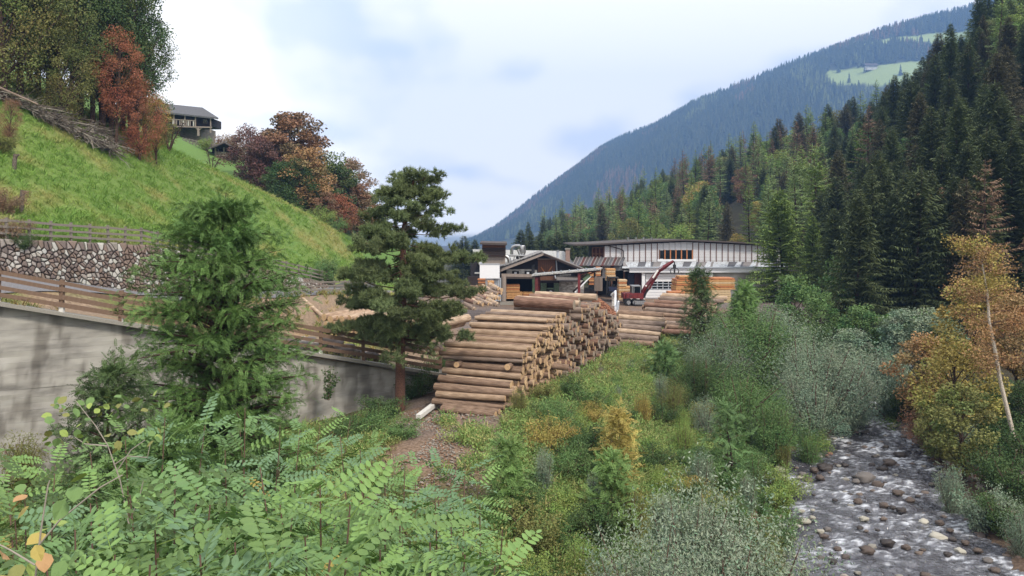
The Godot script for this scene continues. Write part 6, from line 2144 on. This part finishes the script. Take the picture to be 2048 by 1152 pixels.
	locust_tree("locust_tree", Vector3(U(225, 900, 17.0).x, -1.9, -17.0), 6.2, 1.35, 80, 46, "leaf_deep", "smaller bushy locust tree beside the large one", 72, 0.65, 0.15, true)
	locust_tree("locust_tree", Vector3(U(330, 950, 15.0).x, -1.9, -15.0), 5.2, 1.7, 90, 46, "leaf_locust_tree", "low locust growing at the foot of the large locust", 73, 0.7, 0.1)
	# ivy heap and vines at the wall end
	rng.seed = 5002
	for q in [[770, 855, 29.0, 0.75, "leaf_deep", "dark ivy covered bush at the wall foot beside the pine", 1.3], [740, 875, 27.5, 0.6, "leaf_green", "green ivy mound on the gravel edge", 1.5], [800, 890, 26.0, 0.45, "leaf_green", "low green creeper mat beside the gravel", 1.8], [700, 880, 27.0, 0.55, "leaf_deep", "dark creeper heap under the concrete wall", 1.5], [830, 790, 33.2, 0.9, "leaf_deep", "leafy bush between the pine trunk and the fence end", 1.0], [868, 770, 35.0, 0.8, "leaf_deep", "dark bush at the end of the ramp fence", 1.0], [675, 850, 27.0, 0.35, "leaf_red", "small scarlet bush at the foot of the wall", 0.9], [900, 730, 36.5, 0.7, "leaf_green", "green weeds beside the inner end of the log pile", 1.2]]:
		var b := U(q[0], q[1], q[2])
		b.y = ground_at(b.x, q[2]) - 0.1
		plant(shrubs[rng.randi() % 3], "ivy_bush", b, q[3], q[5], "bush", "", q[4], q[6])
	var v := base("wall_vine", U(655, 800, 29.6), "thin green vine climbing the face of the concrete wall", "vine")
	var vs := Shape.new()
	var vl := Shape.new()
	for k in 7:
		var a := U(655 + r2(-5, 5), 800, 29.5) - v.position
		var e := U(648 + k * 4.5, 740 + r2(-10, 20), 29.9) - v.position
		limb(vs, a, e, 0.012, 0.005, 0.1, 4)
		for i in 9:
			leaf_cloud(vl, a.lerp(e, r2(0.1, 1.0)), Vector3(0.1, 0.1, 0.06), 7, 0.09, 0.4, 1.0)
	inst("stem", vs.mesh(true), M.twig, v)
	inst("foliage", vl.mesh(), M.leaf_deep, v)
	# scrub that fills the hollow between camera and wall
	rng.seed = 5003
	var hollow := [["leaf_olive", "dull olive scrub in the hollow below the concrete wall"], ["leaf_deep", "dark green scrub in the hollow below the concrete wall"], ["leaf_green", "mid green scrub in the hollow below the concrete wall"], ["leaf_locust", "blue green scrub in the hollow below the concrete wall"]]
	var done := []
	for k in 400:
		if done.size() >= 70: break
		var d := r2(6.5, 25.0)
		var x := r2(-0.72, 0.0) * d
		if x > -2.2 and d > 15.0: continue
		# stay in front of the wall and off the gravel
		if d > 25.0 + (x + 17.4) * 0.62 - 1.5: continue
		if x > -6.5 and d > 19.5: continue
		var ok := true
		for q in done:
			if q.distance_to(Vector2(x, d)) < 1.0 + d * 0.012: ok = false
		if not ok: continue
		done.append(Vector2(x, d))
		var i := rng.randi() % 4
		plant([shrubs, slender][rng.randi() % 2][rng.randi() % 3], "hollow_shrub", Vector3(x, ground_at(x, d) - 0.1, -d), r2(0.75, 1.15) * (1.0 if d > 9 else 0.8), hollow[i][1], "bush", hollow[i][0].trim_prefix("leaf_") + " scrub of the hollow", hollow[i][0])

# locust shoots right below the eye: each compound leaf is a part
func make_foreground() -> void:
	rng.seed = 6001
	# each shrub: base px, distance, shoots [px, py, distance of the tip]
	var S := [
		[[300, 4.6], [[330, 835, 4.6], [250, 870, 4.9], [410, 850, 5.2], [180, 905, 5.2]], "blue green locust shrub before the white twigged bush"],
		[[500, 5.2], [[490, 815, 5.2], [560, 880, 4.8], [600, 860, 6.0], [450, 900, 5.0]], "locust shrub with arching fronds above the hollow"],
		[[360, 3.1], [[350, 930, 3.2], [420, 1010, 2.9], [260, 990, 3.3], [310, 1060, 2.7]], "locust shrub with reddish stem and wide fronds"],
		[[650, 3.0], [[640, 965, 3.0], [560, 1010, 3.1], [700, 1010, 2.8], [610, 1075, 2.5], [520, 935, 3.8]], "central locust shrub with a dark upright stem"],
		[[760, 4.6], [[720, 900, 5.0], [810, 930, 5.4], [770, 970, 4.0], [680, 870, 5.8]], "locust shrub at the edge of the gravel"],
		[[930, 4.4], [[900, 950, 5.0], [960, 1010, 4.3], [1005, 1060, 3.7], [870, 1000, 4.2], [930, 925, 6.0]], "locust shrub leaning towards the saplings"],
		[[820, 2.7], [[800, 1040, 2.9], [860, 1085, 2.7], [760, 1100, 2.5], [930, 1110, 2.6], [990, 1130, 2.9]], "low locust shrub with dark slanting twigs"],
		[[480, 2.3], [[470, 1085, 2.4], [540, 1125, 2.2], [400, 1110, 2.3], [660, 1120, 2.2], [720, 1145, 2.3]], "dense locust shrub at the bottom of the slope edge"],
		[[180, 2.7], [[150, 1060, 2.9], [230, 1110, 2.5], [90, 1110, 2.7], [300, 1130, 2.4], [180, 990, 3.8]], "locust shrub behind the yellow leaved twigs"],
		[[60, 4.2], [[50, 960, 4.4], [110, 930, 5.0], [30, 1040, 3.6], [10, 900, 5.4]], "dark locust shrub under the concrete wall end"],
		[[560, 7.0], [[560, 850, 7.2], [640, 850, 7.4], [700, 840, 8.0], [480, 860, 6.8], [750, 890, 7.4]], "pale locust shrub beyond the central one"],
		[[860, 7.2], [[830, 940, 7.0], [880, 935, 8.0], [960, 960, 6.6], [780, 900, 7.6]], "feathery locust shrub next to the gravel path"],
	]
	for sh in S:
		var d: float = sh[0][1]
		var b := Vector3((sh[0][0] - 1024.0) / F * d, 0, -d)
		b.y = ground_at(b.x, d) - 0.1
		var o := base("locust_shrub", b, sh[2], "shrub", "locust shrubs below the camera")
		for tip_ in sh[1]:
			var tip := U(tip_[0], tip_[1], tip_[2]) - b
			var root := Vector3(r2(-0.1, 0.1), 0, r2(-0.1, 0.1))
			# keep only the upper part of a shoot leafy
			var mid := root.lerp(tip, 0.55) + Vector3(0, 0.25, 0)
			var st := Shape.new()
			var path := []
			var radii := []
			for k in 9:
				var f := k / 8.0
				path.append(root.lerp(mid, f).lerp(mid.lerp(tip, f), f))
				radii.append(lerpf(0.014, 0.003, f))
			st.tube(path, radii, 5, Color.WHITE, false)
			var stem := inst("stem", st.mesh(true), M.twig, o)
			var leaf: String = ["leaf_locust", "leaf_locust", "leaf_locust_blue", "leaf_green", "leaf_locust_lime", "leaf_deep"][rng.randi() % 6]
			for k in 42:
				var f := lerpf(0.36, 1.0, pow((k + rng.randf()) / 42.0, 0.8))
				var i := f * 7.99
				var p: Vector3 = path[int(i)].lerp(path[int(i) + 1], i - int(i))
				var a := k * 2.399 + r2(-0.4, 0.4)
				var dir := Vector3(cos(a), r2(-0.45, 0.7), sin(a))
				inst("compound_leaf", near_fronds[rng.randi() % 4], M["leaf_locust_lime" if rng.randf() < 0.07 else "leaf_yellow" if rng.randf() < 0.012 else leaf], stem, facing(p, dir, r2(0.75, 1.25) * (1.1 if d > 6 else 1.0)))
	# bare white twigs of a small tree
	var w := base("white_twig_tree", U(262, 1075, 3.6), "thin pale branching twigs of a half bare sapling", "sapling")
	var ws := Shape.new()
	for q in [[[262, 1070], [240, 960], [215, 890], [190, 850], [150, 800]], [[262, 1035], [280, 990], [287, 960]], [[236, 940], [262, 900], [290, 880]], [[215, 892], [170, 888], [150, 875]], [[228, 930], [255, 912], [295, 915], [300, 890]]]:
		var path := []
		var radii := []
		for k in q.size():
			path.append(U(q[k][0], q[k][1], 4.2) - w.position)
			radii.append(lerpf(0.0042, 0.0016, float(k) / q.size()))
		ws.tube(path, radii, 5, Color.WHITE, false)
	inst("stem", ws.mesh(true), M.twig_pale, w)
	var one := Shape.new()
	var oval := func(s: Shape, c: Color) -> void:
		var k0 := s.point(Vector3.ZERO, c)
		s.point(Vector3(0, -0.03, 0.5), c)
		s.point(Vector3(0, -0.12, 1.0), c)
		for sg in [-1.0, 1.0]:
			for e in [[0.2, 0.3], [0.5, 0.4], [0.8, 0.24]]: s.point(Vector3(sg * e[1], 0.05 - e[0] * 0.08, e[0]), c)
		for sg in 2:
			var q := k0 + 3 + sg * 3
			s.idx.append_array(PackedInt32Array([k0, q, k0 + 1, q, q + 1, k0 + 1, q + 1, q + 2, k0 + 1, q + 2, k0 + 2, k0 + 1]))
	oval.call(one, Color.WHITE)
	var om := one.mesh()
	for k in 90:
		var p := U(r2(90, 330), r2(790, 910), 4.2 + r2(-0.3, 0.3)) - w.position
		inst("leaf", om, M[["leaf_lime", "leaf_green", "leaf_green", "leaf_olive"][rng.randi() % 4]], w, facing(p, rv() + Vector3(0, -0.3, 0), r2(0.035, 0.06)))
	# twigs with large yellowing leaves in the corner
	var y := base("yellow_leaf_twig", U(70, 1150, 2.0), "upright grey twigs with large yellowing leaves", "sapling")
	var ys := Shape.new()
	for q in [[[70, 1160], [82, 1060], [96, 970], [100, 960]], [[70, 1100], [120, 1040], [200, 975], [245, 950]], [[70, 1130], [20, 1100], [-10, 1085]]]:
		var path := []
		var radii := []
		for k in q.size():
			path.append(U(q[k][0], q[k][1], 2.0) - y.position)
			radii.append(lerpf(0.0028, 0.0012, float(k) / q.size()))
		ys.tube(path, radii, 5, Color.WHITE, false)
	inst("stem", ys.mesh(true), M.twig_pale, y)
	for q in [[104, 1055, 1.5, "leaf_lime"], [92, 1068, 1.2, "leaf_yellow"], [90, 1105, 1.2, "leaf_orange"], [60, 1125, 1.1, "leaf_lime"], [130, 1000, 1.3, "leaf_green"], [150, 972, 1.2, "leaf_green"], [55, 990, 0.9, "leaf_orange"], [45, 1000, 0.9, "leaf_orange"], [58, 1012, 0.9, "leaf_yellow"], [35, 1065, 0.9, "leaf_olive"], [175, 950, 1.1, "leaf_lime"], [5, 1105, 1.2, "leaf_orange"], [0, 1150, 1.2, "leaf_yellow"], [20, 1160, 1.3, "leaf_lime"], [115, 1040, 1.2, "leaf_lime"], [55, 965, 0.8, "leaf_green"], [40, 968, 0.8, "leaf_green"], [70, 1090, 1.0, "leaf_yellow"], [30, 1130, 1.2, "leaf_olive"], [130, 1120, 1.2, "leaf_green"], [160, 1100, 1.1, "leaf_green"]]:
		var p := U(q[0], q[1], 2.0 + r2(-0.15, 0.15)) - y.position
		inst("leaf", om, M[q[3]], y, facing(p, Vector3(r2(-0.7, 0.7), r2(-0.9, 0.1), r2(0.1, 0.9)), 0.044 * q[2]))

# ---------------------------------------------------------------- stones, grass and weeds
func rock(seed_: int) -> Mesh:
	rng.seed = seed_
	var s := Shape.new()
	var nz := FastNoiseLite.new()
	nz.seed = seed_
	nz.frequency = 0.8
	var rows := 9
	var cols := 14
	for j in rows + 1:
		for i in cols:
			var th := PI * j / rows
			var ph := TAU * i / cols
			var p := Vector3(sin(th) * cos(ph), cos(th), sin(th) * sin(ph))
			var k := 1.0 + nz.get_noise_3dv(p * 1.4) * 0.55 + nz.get_noise_3dv(p * 4.0) * 0.18
			# broken flat faces
			p *= k
			p.y = clampf(p.y, -0.6, 0.85 + nz.get_noise_3dv(p * 2.0) * 0.25)
			s.point(p, grey(1.0))
	for j in rows:
		for i in cols:
			var a := j * cols + i
			var b := j * cols + (i + 1) % cols
			s.idx.append_array(PackedInt32Array([a, b, b + cols, a, b + cols, a + cols]))
	return s.mesh(true)

func make_stones() -> void:
	var rocks := [rock(1), rock(2), rock(3), rock(4)]
	rng.seed = 7001
	var R := [
		# px, py, half size m, material
		[1728, 1037, 0.28, "boulder_pale"], [1775, 1085, 0.34, "boulder_dark"], [1812, 1094, 0.3, "boulder_brown"], [1735, 1100, 0.36, "boulder_brown"], [1675, 1098, 0.3, "boulder_brown"], [1648, 1072, 0.25, "boulder_brown"], [1665, 1122, 0.3, "boulder_dark"], [1895, 1108, 0.22, "boulder_dark"], [1845, 1100, 0.17, "boulder_brown"], [1610, 1042, 0.3, "boulder_pale"], [1595, 1052, 0.24, "boulder_pale"], [1625, 1035, 0.24, "boulder_pale"], [1640, 1062, 0.2, "boulder_pale"], [1602, 1022, 0.2, "boulder_pale"], [1625, 1020, 0.18, "boulder_pale"], [1655, 1058, 0.2, "boulder_grey"], [1615, 960, 0.34, "boulder_brown"], [1640, 955, 0.42, "boulder_brown"], [1650, 935, 0.5, "boulder_dark"], [1605, 948, 0.3, "boulder_grey"], [1628, 940, 0.32, "boulder_brown"], [1600, 955, 0.3, "boulder_pale"], [1730, 955, 0.75, "boulder_grey"], [1712, 962, 0.35, "boulder_grey"], [1755, 968, 0.4, "boulder_brown"], [1560, 938, 0.5, "boulder_pale"], [1508, 978, 0.42, "boulder_pale"], [1500, 968, 0.36, "boulder_pale"], [1768, 1010, 0.3, "boulder_brown"], [1785, 1015, 0.26, "boulder_dark"], [1802, 1020, 0.28, "boulder_dark"], [1735, 1022, 0.24, "boulder_dark"], [1716, 1002, 0.26, "boulder_brown"], [1670, 1000, 0.2, "boulder_dark"], [1795, 985, 0.3, "boulder_brown"], [1820, 1000, 0.3, "boulder_brown"], [1850, 1150, 0.25, "boulder_brown"], [1780, 925, 0.5, "boulder_brown"], [1800, 910, 0.5, "boulder_dark"], [1765, 938, 0.4, "boulder_dark"], [1930, 1085, 0.25, "boulder_brown"], [1955, 1100, 0.3, "boulder_brown"], [1975, 1120, 0.26, "boulder_grey"], [1900, 1060, 0.26, "boulder_brown"], [1880, 1045, 0.25, "boulder_brown"], [1990, 1140, 0.3, "boulder_brown"], [1590, 1112, 0.2, "boulder_pale"], [1610, 1140, 0.22, "boulder_brown"], [1755, 1060, 0.16, "boulder_dark"], [1720, 1055, 0.18, "boulder_dark"], [1690, 930, 0.3, "boulder_dark"], [1560, 960, 0.3, "boulder_dark"]]
	var W := {"boulder_pale": "pale stone", "boulder_brown": "reddish brown stone", "boulder_dark": "dark wet stone", "boulder_grey": "grey boulder"}
	for q in R:
		# where the line of sight meets the water
		var d := 25.0
		for k in 12:
			var lv := -4.15 + clampf((d - 24.0) / 16.0, -0.5, 1.2) * 0.6
			d = (EYE - lv) * F / (q[1] - HZ)
		var p := U(q[0], q[1], d)
		var s: float = q[2] * r2(0.42, 0.62)
		var o := inst("river_stone", rocks[rng.randi() % 4], M[q[3]], self, Transform3D(Basis(Vector3.UP, r2(0, TAU)).scaled(Vector3(s * r2(1.0, 1.4), s * 0.75, s)), p + Vector3(0, -s * 0.08, 0)))
		tag(o, W[q[3]] + " standing in the shallow stream", "stone", W[q[3]] + "s in the stream")
	# boulders on the ramp behind the fence
	for q in [[520, 640], [545, 655], [575, 668], [605, 672], [640, 682], [660, 690], [690, 700], [700, 690], [720, 705], [590, 655], [610, 640], [735, 700], [665, 705], [750, 715], [625, 690], [570, 680], [600, 690]]:
		var t := clampf((q[0] - 60.0) / 220.0, 0.5, 4.2)
		var n := along(NEAR, t)
		var p := n + (along(FAR, t) - n) * r2(0.08, 0.3)
		p.x = (q[0] - 1024.0) / F * -p.z
		p.y = ground_embank(p)
		var s := r2(0.3, 0.5)
		var o := inst("ramp_boulder", rocks[rng.randi() % 4], M[["boulder_pale", "boulder_grey", "boulder_brown"][rng.randi() % 3]], self, Transform3D(Basis(Vector3.UP, r2(0, TAU)).scaled(Vector3(s * 1.3, s * 0.9, s)), p + Vector3(0, s * 0.3, 0)))
		tag(o, "rounded pale boulder lined up behind the ramp fence", "boulder", "boulders behind the ramp fence")
	# driftwood and the white kerb beam
	log_at("driftwood_log", U(1545, 1003, 32.0) + Vector3(0, 0.15, 0), U(1630, 1008, 31.6) + Vector3(0, 0.12, 0), 0.14, "bark_grey", "cut_grey", "dark driftwood log lying across the stream edge", "")
	log_at("driftwood_log", U(1560, 915, 37.0) + Vector3(0, 0.2, 0), U(1590, 935, 36.0) + Vector3(0, 0.1, 0), 0.1, "bark_red", "cut_grey", "brown branch washed up on the near shore", "")
	var kb := base("kerb_beam", U(838, 832, 28.6), "white painted timber beam lying on the gravel before the pile", "beam")
	bar(kb, "beam", Vector3(U(838, 832, 28.6).x, 0.02, -28.4), Vector3(U(880, 806, 30.8).x, 0.12, -30.8), 0.2, 0.16, M.post_base)
	# pebbles along both shores and over the gravel
	var small := rock(9)
	var places := []
	var tints := []
	var cols := [lin(150, 142, 134), lin(118, 100, 90), lin(176, 172, 160), lin(96, 86, 82), lin(138, 104, 88)]
	for k in 3000:
		var t := r2(0.6, 6.2)
		var side := -1.0 if rng.randf() < 0.35 else 1.0
		var f := side * (r2(0.92, 1.4) if rng.randf() < 0.95 else r2(0.3, 1.0))
		var p := stream_at(t, f)
		var g := ground_at(p.x, -p.z)
		if g < p.y - 0.25: g = p.y - 0.05
		var s := r2(0.04, 0.17) * (1.0 if rng.randf() < 0.9 else 1.8)
		places.append(Transform3D(Basis.from_euler(rv() * 3.0).scaled(Vector3(s * 1.3, s * 0.8, s)), Vector3(p.x, g + 0.02, p.z)))
		tints.append(cols[rng.randi() % 5] * r2(0.7, 1.1))
	for k in 130:
		var p := stream_at(r2(0.8, 5.2), r2(-0.95, 0.95))
		var s := r2(0.05, 0.12)
		places.append(Transform3D(Basis(Vector3.UP, r2(0, TAU)).scaled(Vector3(s * 1.4, s * 0.8, s)), p + Vector3(0, 0.02, 0)))
		tints.append([lin(86, 80, 76), lin(104, 92, 84), lin(128, 124, 116), lin(70, 64, 62)][rng.randi() % 4])
	mat("pebble", Color(1, 1, 1), 0.8)
	tag(multi("shore_pebbles", small, places, self, M.pebble, tints), "loose stones and pebbles on both stream shores", "pebbles", "", "stuff")
	places = []
	tints = []
	for k in 5000:
		var d := r2(19.5, 30.5)
		var x := -2.7 + (d - 25) * -0.03 + rng.randfn(0.0, 0.95)
		if fbm.get_noise_2d(x * 20, d * 20) < -0.12: continue
		var s := r2(0.012, 0.035)
		places.append(Transform3D(Basis.from_euler(rv() * 3.0).scaled(Vector3(s * 1.3, s * 0.8, s)), Vector3(x, ground_at(x, d) + 0.02, -d)))
		tints.append([lin(132, 124, 116), lin(150, 142, 132), lin(138, 104, 80), lin(118, 108, 98)][rng.randi() % 4] * r2(0.8, 1.15))
	tag(multi("gravel", small, places, self, M.pebble, tints), "pale gravel and bark litter before the log pile", "gravel", "", "stuff")

func tuft(blades: int, high: float, seed_: int, lean: float) -> Mesh:
	rng.seed = seed_
	var s := Shape.new()
	for k in blades:
		var a := r2(0, TAU)
		var o := Vector3(cos(a), 0, sin(a)) * r2(0, 0.16)
		var dir := Vector3(r2(-lean, lean), 1, r2(-lean, lean)) * high * r2(0.6, 1.15)
		var side := Vector3(-sin(a), 0, cos(a)) * high * 0.045
		var c := jit(0.22)
		var m := o + dir * 0.6
		s.quad(o - side, o + side, m + side * 0.8, m - side * 0.8, c)
		s.tri(m - side * 0.8, m + side * 0.8, o + dir + Vector3(dir.x, -0.15 * high, dir.z) * 0.6, c)
	return s.mesh()

func make_grass() -> void:
	rng.seed = 8001
	var kinds := [tuft(14, 0.22, 1, 0.7), tuft(12, 0.3, 2, 0.9), tuft(16, 0.16, 3, 0.8)]
	rng.seed = 8002
	var sets := [[], [], []]
	var tints := [[], [], []]
	# meadow grass on the hillside
	for k in 30000:
		var t := r2(0.3, 5.2)
		var r := pow(rng.randf(), 1.2) * 30.0 + 0.2
		var o := along(TOP, t)
		var x := o.x - r
		var d := -o.z + r * 0.35
		if x / d < -0.76: continue
		var n := rng.randi() % 3
		var s := r2(0.7, 1.5)
		sets[n].append(Transform3D(Basis(Vector3.UP, r2(0, TAU)).scaled(Vector3(s, s, s)), Vector3(x, level(hill_net, x, d) + fbm.get_noise_2d(x * 8, d * 8) * 0.12 - 0.03, -d)))
		var k2 := fbm.get_noise_2d(x * 9 + 40, -d * 9) * 0.5 + 0.5
		var k1 := fbm.get_noise_2d(x * 2.2, -d * 3) * 0.5 + 0.5
		var dry := smoothstep(0.46, 0.66, k2 * 0.6 + k1 * 0.4)
		tints[n].append(lin(136, 166, 78).lerp(lin(112, 148, 66), rng.randf()).lerp(lin(184, 170, 112), dry * r2(0.4, 0.9)))
	var m := mat("grass_blade", Color(1, 1, 1), 0.85)
	m.backlight_enabled = true
	m.backlight = Color(0.5, 0.55, 0.35)
	for n in 3:
		tag(multi("meadow_grass", kinds[n], sets[n], self, m, tints[n]), "short green and straw coloured grass on the hillside", "grass", "", "stuff")
	# weeds on bank, embankment and hollow
	var herb := Shape.new()
	rng.seed = 8003
	for k in 60:
		var p := rv() * Vector3(0.26, 0.15, 0.26) + Vector3(0, 0.17, 0)
		var dir := (rv() + Vector3(0, 0.3, 0)).normalized() * r2(0.045, 0.085)
		herb.leaf(p, dir, dir.cross(rv()).normalized() * 0.017, Vector3.ZERO, jit(0.3))
	var hm := herb.mesh()
	var hp := []
	var ht := []
	var gp := []
	var gt := []
	for k in 80000:
		var d := lerpf(5.0, 62.0, pow(rng.randf(), 1.35))
		var x := r2(-0.74, 0.52) * d
		if x > 25 or hp.size() > 36000: continue
		var e := -0.1 + (d - 28.5) * 0.39 if d > 27.5 else -0.4
		if d > 25.0 + (x + 17.4) * 0.62 and x < -2.85: continue
		var g := ground_at(x, d)
		if g < -3.75 and d < 50: continue
		if d > 20 and x > -4.6 and x < e and fbm.get_noise_2d(x * 18, d * 18) < (0.45 if absf(x + 2.7) < 1.2 and d < 28 else 0.05 if d < 26 else 0.5): continue
		if d > 30 and x < e: continue
		var s := r2(0.6, 1.35)
		var w := Transform3D(Basis(Vector3.UP, r2(0, TAU)).scaled(Vector3(s, s * r2(0.7, 1.4), s)), Vector3(x, g - 0.02, -d))
		if rng.randf() < 0.68:
			hp.append(w)
			ht.append(lin(100, 138, 74).lerp(lin(140, 166, 92), rng.randf()).lerp(lin(168, 160, 104), pow(rng.randf(), 4.0)) * r2(0.8, 1.2))
		else:
			gp.append(w)
			gt.append(lin(122, 142, 76).lerp(lin(176, 166, 110), rng.randf()))
	tag(multi("bank_weeds", hm, hp, self, m, ht), "low leafy weeds covering the bank and hollow", "weeds", "", "stuff")
	tag(multi("bank_grass", kinds[1], gp, self, m, gt), "tufts of rough grass between the weeds on the bank", "grass", "", "stuff")
	# rough grass on the dirt bank beside the road
	var ep := []
	var et := []
	for k in 2600:
		var t := r2(1.0, 5.0)
		var f := r2(0.02, 0.85)
		var p := road_at(t, f)
		if fbm.get_noise_2d(p.x * 5, p.z * 5) < -0.05 and rng.randf() < 0.8: continue
		var a := lerpf(0.25, 0.55, clampf((t - 1.0) / 3.0, 0, 1))
		if t < 2.2 and f > 0.12: continue
		if f > 0.05 and f < a and rng.randf() < 0.8: continue
		var s := r2(0.8, 1.6)
		ep.append(Transform3D(Basis(Vector3.UP, r2(0, TAU)).scaled(Vector3(s, s, s)), p))
		et.append(lin(126, 150, 74).lerp(lin(180, 152, 104), rng.randf()))
	tag(multi("roadside_grass", kinds[1], ep, self, m, et), "dry and green grass on the dirt bank below the road", "grass", "", "stuff")

func _ready() -> void:
	fbm.seed = 7
	fbm.frequency = 0.02
	fbm.fractal_octaves = 4
	make_view()
	make_materials()
	make_terrain()
	make_concrete_wall()
	make_stone_wall()
	make_fences()
	make_mill()
	make_farm()
	make_logs()
	make_prototypes()
	make_right_forest()
	make_left_woods()
	make_pine()
	make_right_bank()
	make_near_bank()
	make_foreground()
	make_stones()
	make_grass()
